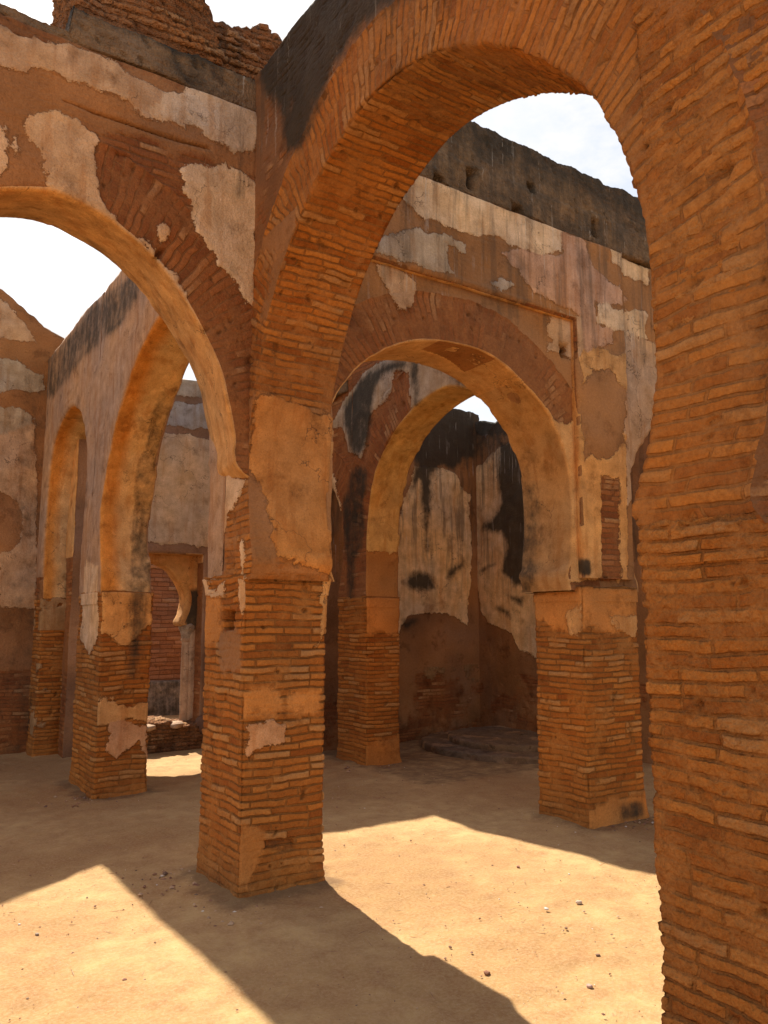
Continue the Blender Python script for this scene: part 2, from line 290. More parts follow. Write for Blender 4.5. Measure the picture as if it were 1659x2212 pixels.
# ------------------------------------------------------------------ masonry material
def nodes_for(name):
    m = bpy.data.materials.new(name); m.use_nodes = True; t = m.node_tree; t.nodes.clear(); return m, t
class G:
    def __init__(s, t): s.t = t; s.l = t.links.new
    def _in(s, sock, v):
        if v is None: return
        if hasattr(v, 'is_output') or isinstance(v, bpy.types.NodeSocket): s.l(v, sock)
        else:
            if sock.type == 'RGBA' and len(v) == 3: v = (*v, 1)
            sock.default_value = v
    def att(s, n, vec=False):
        a = s.t.nodes.new('ShaderNodeAttribute'); a.attribute_name = n; return a.outputs['Vector' if vec else 'Fac']
    def m(s, op, a, b=None, c=None, clamp=False):
        n = s.t.nodes.new('ShaderNodeMath'); n.operation = op; n.use_clamp = clamp
        for i, v in enumerate((a, b, c)): s._in(n.inputs[i], v)
        return n.outputs[0]
    def vm(s, op, a, b=None, sc=None):
        n = s.t.nodes.new('ShaderNodeVectorMath'); n.operation = op
        s._in(n.inputs[0], a); s._in(n.inputs[1], b)
        if sc is not None: s._in(n.inputs['Scale'], sc)
        return n.outputs[0]
    def noise(s, v, scale, det=3, rough=.55, col=False, dist=0):
        n = s.t.nodes.new('ShaderNodeTexNoise'); s._in(n.inputs['Vector'], v)
        n.inputs['Scale'].default_value = scale; n.inputs['Detail'].default_value = det; n.inputs['Roughness'].default_value = rough; n.inputs['Distortion'].default_value = dist
        return n.outputs['Color' if col else 'Fac']
    def ss(s, x, a, b):       # smoothstep
        n = s.t.nodes.new('ShaderNodeMapRange'); n.interpolation_type = 'SMOOTHSTEP'
        s._in(n.inputs['Value'], x); n.inputs['From Min'].default_value = a; n.inputs['From Max'].default_value = b
        return n.outputs['Result']
    def mr(s, x, a, b, c, d):
        n = s.t.nodes.new('ShaderNodeMapRange'); s._in(n.inputs['Value'], x)
        for k, v in zip(('From Min', 'From Max', 'To Min', 'To Max'), (a, b, c, d)): n.inputs[k].default_value = v
        return n.outputs['Result']
    def mix(s, f, a, b, mode='MIX'):
        n = s.t.nodes.new('ShaderNodeMix'); n.data_type = 'RGBA'; n.blend_type = mode; n.clamp_factor = True
        s._in(n.inputs['Factor'], f); s._in(n.inputs['A'], a); s._in(n.inputs['B'], b); return n.outputs['Result']
    def ramp(s, f, els):
        n = s.t.nodes.new('ShaderNodeValToRGB'); s._in(n.inputs['Fac'], f); r = n.color_ramp
        while len(r.elements) < len(els): r.elements.new(.5)
        for e, (p, c) in zip(r.elements, els): e.position = p; e.color = (*c, 1)
        return n.outputs['Color']

def masonry(name, bricks, mortar, amp=.016, smear=.42, bw=.24, bh=.046, pale=.08, rough=.012, joint=.55):
    m, t = nodes_for(name); g = G(t)
    pos = t.nodes.new('ShaderNodeNewGeometry').outputs['Position']
    buv = g.att('buv', True)
    n_a = g.noise(pos, 2.3, 2, col=True); n_b = g.noise(pos, 14, 1, col=True)
    wa = g.vm('SCALE', g.vm('SUBTRACT', n_a, (.5, .5, .5)), sc=.05); wb = g.vm('SCALE', g.vm('SUBTRACT', n_b, (.5, .5, .5)), sc=.013)
    n_c = g.noise(g.vm('MULTIPLY', pos, (1.6, 1.6, 7)), 1, 1, col=True); wc = g.vm('SCALE', g.vm('SUBTRACT', n_c, (.5, .5, .5)), sc=.035)
    v = g.vm('ADD', buv, g.vm('ADD', wc, g.vm('ADD', wa, wb)))
    br = t.nodes.new('ShaderNodeTexBrick'); g.l(v, br.inputs['Vector'])
    br.offset = .43; br.squash = .8; br.squash_frequency = 3
    for k, x in (('Color1', (0, 0, 0, 1)), ('Color2', (1, 1, 1, 1)), ('Mortar', (.5, .5, .5, 1)), ('Scale', 1), ('Mortar Size', .007), ('Mortar Smooth', .6), ('Bias', 0), ('Brick Width', bw), ('Row Height', bh)): br.inputs[k].default_value = x
    b2 = t.nodes.new('ShaderNodeTexBrick'); g.l(v, b2.inputs['Vector'])
    for k, x in (('Color1', (0, 0, 0, 1)), ('Color2', (1, 1, 1, 1)), ('Mortar', (.5, .5, .5, 1)), ('Scale', 1), ('Mortar Size', .009), ('Mortar Smooth', .85), ('Bias', 0), ('Brick Width', 60), ('Row Height', bh)): b2.inputs[k].default_value = x
    rnd = br.outputs['Color']; fac = g.m('MAXIMUM', b2.outputs['Fac'], g.m('MULTIPLY', br.outputs['Fac'], .6))
    n1_ = g.noise(pos, 1.4, 2); n2_ = g.noise(pos, 7, 4, .6); n3_ = g.noise(pos, 45, 3, .65); n4_ = g.noise(pos, 160, 1, .7)
    sm = g.m('ADD', g.ss(g.m('ADD', g.m('MULTIPLY', g.noise(pos, 11, 3, .6), .32), g.m('ADD', g.m('MULTIPLY', n2_, .3), g.m('MULTIPLY', n1_, .38))), smear - .09 + .12, smear + .09 + .12), g.att('smr'), clamp=True)   # smeared or eroded away
    bcol = g.ramp(rnd, bricks)
    bcol = g.mix(g.ss(n1_, .42, .62), bcol, g.mix(.55, bcol, bricks[1][1]))
    inv = g.m('SUBTRACT', 1, fac)
    vis = g.m('MULTIPLY', inv, g.m('SUBTRACT', 1, g.m('MULTIPLY', sm, .82)))
    bcol = g.mix(g.m('MULTIPLY', g.ss(rnd, .84, .9), g.m('SUBTRACT', 1, sm)), bcol, tuple(x * 1.0 for x in (mortar[0] + pale, mortar[1] + pale * .85, mortar[2] + pale * .5)))
    mcol_ = g.mix(n2_, tuple(x * .62 for x in mortar), tuple(min(1, x * 1.3) for x in mortar))
    base = g.mix(vis, mcol_, bcol)
    # joints: deeper and darker only where not smeared
    jd = g.m('MULTIPLY', fac, g.m('SUBTRACT', 1, sm))
    base = g.mix(g.m('MULTIPLY', jd, joint), base, tuple(x * .33 for x in mortar))
    base = g.mix(g.mr(n3_, .3, .75, 0, .55), base, g.mix(1, base, (.55, .5, .45), 'MULTIPLY'))
    h = g.m('MULTIPLY', g.m('MULTIPLY', vis, g.mr(rnd, 0, 1, .12, 1.0)), amp)
    pit = g.ss(g.noise(pos, 11, 2, .5), .66, .72)
    h = g.m('SUBTRACT', h, g.m('MULTIPLY', pit, .02))
    base = g.mix(g.m('MULTIPLY', pit, .55), base, tuple(x * .3 for x in mortar))
    # brown render
    edge = g.m('ADD', g.m('MULTIPLY', g.m('SUBTRACT', g.noise(pos, 5.5, 5, .72), .5), .20), g.m('MULTIPLY', g.m('SUBTRACT', n3_, .5), .016))
    ma = g.m('ADD', g.att('mud'), g.m('MULTIPLY', edge, 1.0)); mm = g.ss(g.m('ADD', ma, g.m('MULTIPLY', g.m('SUBTRACT', n2_, .5), .14)), -.028, .028)
    mcol = g.att('mcol', True)
    mcol = g.mix(g.mr(n1_, .3, .7, 0, 1), g.mix(1, mcol, (.72, .68, .62), 'MULTIPLY'), g.mix(1, mcol, (1.3, 1.28, 1.22), 'MULTIPLY'))
    mcol = g.mix(g.mr(n3_, .35, .8, 0, .4), mcol, g.mix(1, mcol, (.6, .55, .5), 'MULTIPLY'))
    base = g.mix(mm, base, mcol); h = g.m('MULTIPLY', h, g.m('SUBTRACT', 1, g.m('MULTIPLY', mm, .72))); h = g.m('ADD', h, g.m('MULTIPLY', mm, .009))
    # plaster coat
    ca = g.m('ADD', g.att('coat'), edge); cm = g.ss(ca, -.004, .004)
    cvec = g.att('ccol', True)
    str_ = g.noise(g.vm('MULTIPLY', pos, (9, 9, 1.1)), 1.3, 4, .6)
    ccol = g.mix(g.mr(n2_, .3, .7, 0, 1), g.mix(1, cvec, (.74, .68, .60), 'MULTIPLY'), g.mix(1, cvec, (1.15, 1.15, 1.15), 'MULTIPLY'))
    ccol = g.mix(g.m('MULTIPLY', g.ss(str_, .5, .68), .55), ccol, g.mix(1, cvec, (.72, .52, .34), 'MULTIPLY'))
    ccol = g.mix(g.m('MULTIPLY', g.ss(n4_, .62, .72), .35), ccol, (.12, .08, .05))
    crk = t.nodes.new('ShaderNodeTexVoronoi'); crk.feature = 'DISTANCE_TO_EDGE'; crk.inputs['Scale'].default_value = 1.7
    g.l(g.vm('ADD', pos, g.vm('SCALE', g.noise(pos, 3.5, 4, .6, col=True), sc=.55)), crk.inputs['Vector'])
    ck = g.m('MULTIPLY', g.m('SUBTRACT', 1, g.ss(crk.outputs['Distance'], .0, .008)), g.ss(n1_, .5, .56))
    ccol = g.mix(g.m('MULTIPLY', ck, .75), ccol, (.07, .045, .03))
    base = g.mix(cm, base, ccol); h = g.m('MULTIPLY', h, g.m('SUBTRACT', 1, cm)); h = g.m('ADD', h, g.m('MULTIPLY', cm, .016))
    rim = g.m('MULTIPLY', g.m('MULTIPLY', g.m('SUBTRACT', 1, g.ss(g.m('ABSOLUTE', g.m('ADD', ca, .007)), .002, .009)), g.ss(n2_, .42, .6)), .4)
    base = g.mix(rim, base, (.06, .035, .02))
    # soot, lichen, growth and other dark areas with ragged edges
    dk = g.att('dark'); sn = g.m('ADD', g.m('MULTIPLY', str_, .28), g.m('ADD', g.m('MULTIPLY', g.noise(pos, 9, 6, .7), .55), g.m('MULTIPLY', g.noise(pos, 2.6, 5, .65), .42)))
    dm = g.ss(g.m('ADD', dk, g.m('MULTIPLY', g.m('SUBTRACT', sn, .625), 1.7)), .30, 1.0)
    dm = g.m('MULTIPLY', dm, g.ss(dk, .02, .2))
    dcol = g.mix(n2_, (.018, .016, .013), (.055, .047, .034))
    hue = g.noise(pos, .9, 3, .6, col=True); hs = t.nodes.new('ShaderNodeSeparateColor'); g.l(hue, hs.inputs[0])
    base = g.mix(g.mr(hs.outputs[0], .36, .64, 0, 1), g.mix(1, base, (1.12, .98, .80), 'MULTIPLY'), g.mix(1, base, (.86, .88, 1.0), 'MULTIPLY'))
    base = g.mix(g.mr(hs.outputs[1], .38, .62, 0, .5), base, g.mix(1, base, (1.15, 1.22, 1.25), 'MULTIPLY'))
    gr = g.noise(pos, 95, 3, .75); base = g.mix(g.mr(gr, .52, .75, 0, .5), base, g.mix(1, base, (.5, .45, .42), 'MULTIPLY')); base = g.mix(g.mr(gr, .48, .25, 0, .35), base, g.mix(1, base, (1.5, 1.5, 1.5), 'MULTIPLY'))
    base = g.mix(g.m('MULTIPLY', g.ss(g.noise(pos, 4.2, 6, .72), .53, .70), .65), base, g.mix(1, base, (.45, .39, .35), 'MULTIPLY'))
    base = g.mix(g.m('MULTIPLY', dm, .93), base, dcol)
    # pale lime and bird streaks
    wk = g.att('wht'); ws = g.noise(g.vm('MULTIPLY', pos, (34, 34, .9)), 1, 2, .5)
    wm = g.m('MULTIPLY', g.ss(ws, .62, .68), g.ss(wk, .1, .6)); wm = g.m('MULTIPLY', wm, g.ss(g.noise(pos, 3, 3), .45, .6))
    base = g.mix(g.m('MULTIPLY', wm, .4), base, (.5, .46, .40))
    # dark run-off under the wall heads
    dr = g.m('MULTIPLY', g.ss(g.noise(g.vm('MULTIPLY', pos, (11, 11, .8)), 1, 3, .65), .46, .66), g.ss(wk, .05, .7))
    base = g.mix(g.m('MULTIPLY', dr, .6), base, (.07, .052, .036))
    # displacement
    big = g.m('MULTIPLY', g.m('SUBTRACT', n1_, .5), .034)
    fine = g.m('ADD', g.m('MULTIPLY', g.m('SUBTRACT', n2_, .5), rough), g.m('ADD', g.m('MULTIPLY', g.m('SUBTRACT', n3_, .5), rough * .9), g.m('MULTIPLY', g.m('SUBTRACT', n4_, .5), rough * .22)))
    fine = g.m('MULTIPLY', fine, g.m('SUBTRACT', 1, g.m('MULTIPLY', g.m('MAXIMUM', cm, g.m('MULTIPLY', mm, .7)), .55)))
    h = g.m('ADD', h, g.m('ADD', big, g.m('SUBTRACT', fine, g.m('MULTIPLY', ck, .003))))
    h = g.mr(g.att('fade'), 0, 1, .012, 0) if False else g.m('ADD', g.m('MULTIPLY', h, g.att('fade')), g.m('MULTIPLY', g.m('SUBTRACT', 1, g.att('fade')), .013))
    d = t.nodes.new('ShaderNodeDisplacement'); d.inputs['Midlevel'].default_value = 0; d.inputs['Scale'].default_value = 1; g.l(h, d.inputs['Height'])
    b = t.nodes.new('ShaderNodeBsdfPrincipled'); g.l(base, b.inputs['Base Color']); b.inputs['Roughness'].default_value = .93; b.inputs['Specular IOR Level'].default_value = .2
    o = t.nodes.new('ShaderNodeOutputMaterial'); g.l(b.outputs[0], o.inputs['Surface']); g.l(d.outputs[0], o.inputs['Displacement'])
    bh_ = g.m('ADD', g.m('MULTIPLY', g.noise(pos, 38, 2, .7), rough * .85), g.m('ADD', g.m('MULTIPLY', g.m('MULTIPLY', br.outputs['Fac'], g.m('SUBTRACT', 1, g.m('MAXIMUM', cm, g.m('MAXIMUM', mm, sm)))), -.5 * amp), g.m('MULTIPLY', cm, .006)))
    bp = t.nodes.new('ShaderNodeBump'); bp.inputs['Distance'].default_value = 1; bp.inputs['Strength'].default_value = .9; g.l(bh_, bp.inputs['Height']); g.l(bp.outputs[0], b.inputs['Normal'])
    m.displacement_method = 'DISPLACEMENT'
    return m

ORANGE = [(0, (.27, .085, .017)), (.35, (.39, .14, .027)), (.7, (.48, .19, .04)), (1, (.53, .24, .065))]
RED = [(0, (.20, .07, .026)), (.4, (.29, .105, .036)), (.75, (.35, .14, .05)), (1, (.42, .20, .085))]
DULL = [(0, (.10, .06, .035)), (.4, (.18, .11, .06)), (.75, (.26, .15, .08)), (1, (.33, .22, .13))]
m_pier = masonry('eroded_orange_brick', ORANGE, (.40, .18, .05), amp=.016, smear=.445, pale=.07)
m_arch = masonry('brown_brick_and_plaster', RED, (.29, .13, .05), amp=.010, smear=.38, pale=.14, joint=.4)
m_ring = masonry('arch_brick', ORANGE, (.36, .165, .055), amp=.014, smear=.40, bw=.24, bh=.043, pale=.06, joint=.45)
m_top = masonry('weathered_wall_top', DULL, (.25, .17, .10), amp=.014, smear=.30, rough=.03, pale=.03)
m_near = masonry('smeared_brick', ORANGE, (.36, .155, .045), amp=.015, smear=.355, pale=.05, rough=.026, bh=.042, joint=.42)
m_lump = masonry('broken_masonry', [(0, (.2, .09, .04)), (.4, (.3, .14, .06)), (.75, (.4, .2, .09)), (1, (.45, .28, .15))], (.34, .18, .09), amp=.03, smear=.5, rough=.07)

# ------------------------------------------------------------------ generators
def resample(pts, step, closed=False):
    pts = np.asarray(pts, float)
    if closed: pts = np.vstack([pts, pts[:1]])
    d = np.r_[0, np.cumsum(np.linalg.norm(np.diff(pts, axis=0), axis=1))]
    n = max(2, int(round(d[-1] / step)) + 1); s = np.linspace(0, d[-1], n)
    r = np.stack([np.interp(s, d, pts[:, k]) for k in range(pts.shape[1])], 1)
    return (r[:-1], s[:-1]) if closed else (r, s)
def smooth(pts, k=3, it=2):
    """Catmull-Rom through the points"""
    p = np.asarray(pts, float); q = np.vstack([2 * p[0] - p[1], p, 2 * p[-1] - p[-2]]); out = []
    for i in range(1, len(q) - 2):
        for t in np.linspace(0, 1, 8, endpoint=False):
            a, b, c, d = q[i - 1:i + 3]
            out.append(.5 * ((2 * b) + (c - a) * t + (2 * a - 5 * b + 4 * c - d) * t * t + (3 * b - a - 3 * c + d) * t ** 3))
    out.append(p[-1]); return np.array(out)
def place(axis, u, dpt, z, f0):
    """axis 'x': the wall runs along X, depth towards +Y;  'y': it runs along Y, depth towards +X"""
    u, dpt, z = np.broadcast_arrays(u, dpt, z)
    return np.stack([u, f0 + dpt, z], -1) if axis == 'x' else np.stack([f0 + dpt, u, z], -1)
def arch_bay(axis, f0, T, prof, uL, uR, top, step, R, zc, uc, body_step=None, zb=IMP, splay=0.0):
    """a wall bay with an opening whose outline is prof [(u,z)...] from the low-u foot over the crown to the high-u foot"""
    pr, s = resample(prof, step); bs = body_step or step
    dirn = np.stack([pr[:, 0] - uc, np.where(pr[:, 1] > zc, pr[:, 1] - zc, 0)], 1)
    dirn /= np.linalg.norm(dirn, axis=1, keepdims=True)
    ztop = np.array([top(u) for u in pr[:, 0]]) if callable(top) else np.full(len(pr), top)
    org = np.stack([np.full(len(pr), uc), np.minimum(pr[:, 1], zc)], 1)
    tx = np.where(dirn[:, 0] > 0, (uR - uc), (uL - uc)) / np.where(np.abs(dirn[:, 0]) < 1e-6, 1e-6, dirn[:, 0])
    tz = (ztop - org[:, 1]) / np.maximum(dirn[:, 1], 1e-6)
    q = org + dirn * np.minimum(tx, tz)[:, None]
    for cx_ in (uL, uR):
        k = np.argmin(np.hypot(q[:, 0] - cx_, q[:, 1] - (top(cx_) if callable(top) else top))); q[k] = (cx_, top(cx_) if callable(top) else top)
    room = np.linalg.norm(q - pr, axis=1)
    Rr = np.minimum(R * (1 + .10 * n1(np.floor(s / .062) * 3.7, 1, 5)), room - .012); Rr = np.maximum(Rr, .004)
    ro = pr + dirn * Rr[:, None]
    nr = max(2, int(R / step)); nd = max(3, int(T / step)); nb = max(2, int(R / step / 3))
    # ring strip: front, soffit, back
    fr = np.r_[np.linspace(1, 0, nr, endpoint=False), np.zeros(nd), np.linspace(0, 1, nb + 1)]
    dp = np.r_[np.zeros(nr), np.linspace(0, T, nd), np.full(nb + 1, T)][:len(fr)]
    fr = fr[:len(dp)]
    uu = pr[:, None, :] + (dirn * Rr[:, None])[:, None, :] * fr[None, :, None] + dirn[:, None, :] * (splay * (dp / T - .5) * (1 - fr))[None, :, None]
    P = place(axis, uu[..., 0], dp[None, :], uu[..., 1], f0)
    su = np.r_[np.linspace(1, 0, nr, endpoint=False) * 0 + 1, np.zeros(len(fr) - nr)]
    U = np.where(dp[None, :] > 0, -dp[None, :], Rr[:, None] * fr[None, :]) + 0 * P[..., 0]
    V = np.broadcast_to(s[:, None], U.shape)
    ring = Mesh(); ring.grid(P, np.stack([U, V], -1), fade=np.clip((1 - fr)[None, :] * Rr[:, None] / .03, 0, 1))
    ring.orient = (np.arange(len(pr) - 1) * (P.shape[1] - 1) + 1, 1 if axis == 'x' else 0)
    for i in (0, -1):
        c = [place(axis, a, b, z, f0) for a, b, z in ((ro[i, 0], 0, ro[i, 1]), (pr[i, 0], 0, pr[i, 1]), (pr[i, 0], T, pr[i, 1]), (ro[i, 0], T, ro[i, 1]))]
        if i == 0: c = c[::-1]
        ring.ngon(np.array(c))
    body = Mesh()
    nm = max(3, int(np.max(np.linalg.norm(q - ro, axis=1)) / bs)); nt_ = max(2, int(T / bs)); nk = max(2, nm // 3)
    f = np.r_[np.linspace(0, 1, nm, endpoint=False), np.ones(nt_), np.linspace(1, 0, nk + 1)]
    d = np.r_[np.zeros(nm), np.linspace(0, T, nt_), np.full(nk + 1, T)]
    uu = ro[:, None, :] + (q - ro)[:, None, :] * f[None, :, None]
    P = place(axis, uu[..., 0], d[None, :], uu[..., 1], f0)
    body.grid(P, np.stack([uu[..., 0] + d[None, :] * (f[None, :] == 1), uu[..., 1]], -1), fade=np.clip(f[None, :] * np.linalg.norm(q - ro, axis=1)[:, None] / .03, 0, 1))
    body.orient = (np.arange(len(pr) - 1) * (P.shape[1] - 1) + 1, 1 if axis == 'x' else 0)
    for i in (0, -1):
        c = [place(axis, a, b, z, f0) for a, b, z in ((q[i, 0], 0, q[i, 1]), (ro[i, 0], 0, ro[i, 1]), (ro[i, 0], T, ro[i, 1]), (q[i, 0], T, q[i, 1]))]
        if i == 0: c = c[::-1]
        body.ngon(np.array(c))
    return ring, body
def slab(axis, f0, T, u0, u1, zlo, zhi, step, rnd=.0, roundness=0.0, ends=True):
    """a wall or lump: sections along u, bottom zlo(u), top zhi(u); rounded to a lump with roundness"""
    n = max(3, int((u1 - u0) / step) + 1); us = np.linspace(u0, u1, n)
    zl = np.array([zlo(u) for u in us]) if callable(zlo) else np.full(n, zlo)
    zh = np.array([zhi(u) for u in us]) if callable(zhi) else np.full(n, zhi)
    nz_ = max(3, int((zh - zl).max() / step)); nd = max(3, int(T / step))
    a = np.r_[np.linspace(0, 1, nz_, endpoint=False), np.ones(nd), np.linspace(1, 0, nz_)[1:]]
    d = np.r_[np.zeros(nz_), np.linspace(0, 1, nd), np.ones(nz_ - 1)]
    b = np.linspace(1, 0, nd)[1:-1]; a = np.r_[a, np.zeros(len(b))]; d = np.r_[d, b]
    if roundness:
        cx_, cz_ = d - .5, a - .5; mr_ = np.maximum(np.abs(cx_), np.abs(cz_)); rr = np.hypot(cx_, cz_) + 1e-9
        k = (1 - roundness) + roundness * (mr_ / rr); d = .5 + cx_ * k; a = .5 + cz_ * k
    secs = []
    for i, (u, l, h_) in enumerate(zip(us, zl, zh)):
        secs.append(np.stack([np.full(len(a), u), d * T, l + (h_ - l) * a], 1))
    secs = np.array(secs)
    if ends:
        ke = max(3, int(min(T, (zh - zl).mean()) / 2 / step))
        def cap(sec, outw):
            c = sec.mean(0); return [np.stack([sec[:, 0] + outw * (roundness * .12 * math.sqrt(max(0, 1 - f * f))), c[1] + (sec[:, 1] - c[1]) * f, c[2] + (sec[:, 2] - c[2]) * f], 1) for f in np.linspace(1, 0.002, ke)[1:]]
        secs = np.concatenate([np.array(cap(secs[0], -1))[::-1], secs, np.array(cap(secs[-1], 1))])
    P = place(axis, secs[..., 0], secs[..., 1], secs[..., 2], f0)
    UV = np.stack([secs[..., 0] + secs[..., 1], secs[..., 2]], -1)
    M = Mesh(); M.grid(P, UV, wrap=True); return M
def pier_mesh(x0, x1, y0, y1, z0, z1, step, flare=0.0, zstep=None):
    c = [(x0, y1 - .03), (x0, y0), (x1, y0), (x1, y1), (x0, y1)]     # the seam stays on the far side
    c = [((x0 + x1) / 2, y1), (x0, y1), (x0, y0), (x1, y0), (x1, y1), ((x0 + x1) / 2 + .001, y1)]
    segs = [];
    pts, s = [], []
    tot = 0
    for a, b in zip(c[:-1], c[1:]):
        Ls = math.dist(a, b); k = max(1, int(Ls / step)); 
        for i in range(k):
            f = i / k; pts.append((a[0] + (b[0] - a[0]) * f, a[1] + (b[1] - a[1]) * f)); s.append(tot + Ls * f)
        tot += Ls
    pts.append(c[-1]); s.append(tot); pts = np.array(pts); s = np.array(s)
    zs = np.linspace(z0, z1, max(3, int((z1 - z0) / (zstep or step)) + 1)); cen = np.array([(x0 + x1) / 2, (y0 + y1) / 2])
    foot = .018 * np.exp(-np.maximum(zs, 0) / .10)          # spreading, worn foot
    k = 1 + foot / ((x1 - x0) / 2)
    if flare: k = k + flare * np.clip((zs - z1 + .10) / .10, 0, 1)
    P = np.zeros((len(zs), len(pts), 3)); P[..., :2] = cen + (pts - cen)[None] * k[:, None, None]; P[..., 2] = zs[:, None]
    rows = [P]
    for f in np.linspace(1, .003, 10)[1:]:
        r = P[-1:].copy(); r[..., :2] = cen + (r[..., :2] - cen) * f; rows.append(r)
    P = np.concatenate(rows)
    UV = np.stack([np.broadcast_to(s, P.shape[:2]), P[..., 2] + np.r_[np.zeros(len(zs)), np.linspace(0, .3, 9)][:, None]], -1)
    M = Mesh(); M.grid(P, UV); return M
def chips(amount, freq=9, seed=1):
    """wear the arrises: points whose normal is between two axes move inwards by noise"""
    def f(P, vn):
        mxn = np.abs(vn).max(1); e = np.clip((.97 - mxn) / .2, 0, 1)
        a = np.clip(fbm(P, freq, seed) + .35, 0, 1) * amount + np.clip(fbm(P, 2.2, seed + 9) - .1, 0, 1) * amount * 2.2
        return -vn * (e * a)[:, None]
    return f
def wear(amount=.02, freq=4, seed=3):
    def f(P, vn): return vn * (fbm(P, freq, seed, 4) * amount)[:, None]
    return f
def both(*fs):
    def f(P, vn):
        r = 0
        for q in fs: r = r + q(P, vn)
        return r
    return f
def soffit(col, ax, dark=None, colfn=None, extra=None):
    """plastered soffit: everything whose normal does not point along the wall's thickness (ax)"""
    def f(P, vn, att, cc, mc):
        s = np.abs(vn[:, ax]) < .75
        att['coat'][s] = .2; cc[s] = COL[col]
        if colfn: colfn(P, vn, att, cc, mc, s)
        if extra: extra(P, vn, att, cc, mc)
    return f
def fill(layer, col, cond=None, val=.2):
    def f(P, vn, att, cc, mc):
        s = np.ones(len(P), bool) if cond is None else cond(P, vn)
        att[layer][s] = val; (cc if layer == 'coat' else mc)[s] = COL[col]
    return f
def seq(*fs):
    def f(*a):
        for q in fs: q(*a)
    return f
def setv(layer, fn):
    def f(P, vn, att, cc, mc): att[layer] = np.maximum(att[layer], fn(P, vn))
    return f
def box(P, lo, hi, soft=.08):
    r = np.ones(len(P))
    for k in range(3):
        r *= np.clip((P[:, k] - lo[k]) / soft + .5, 0, 1) * np.clip((hi[k] - P[:, k]) / soft + .5, 0, 1)
    return r
NOEDGE = lambda u: 0

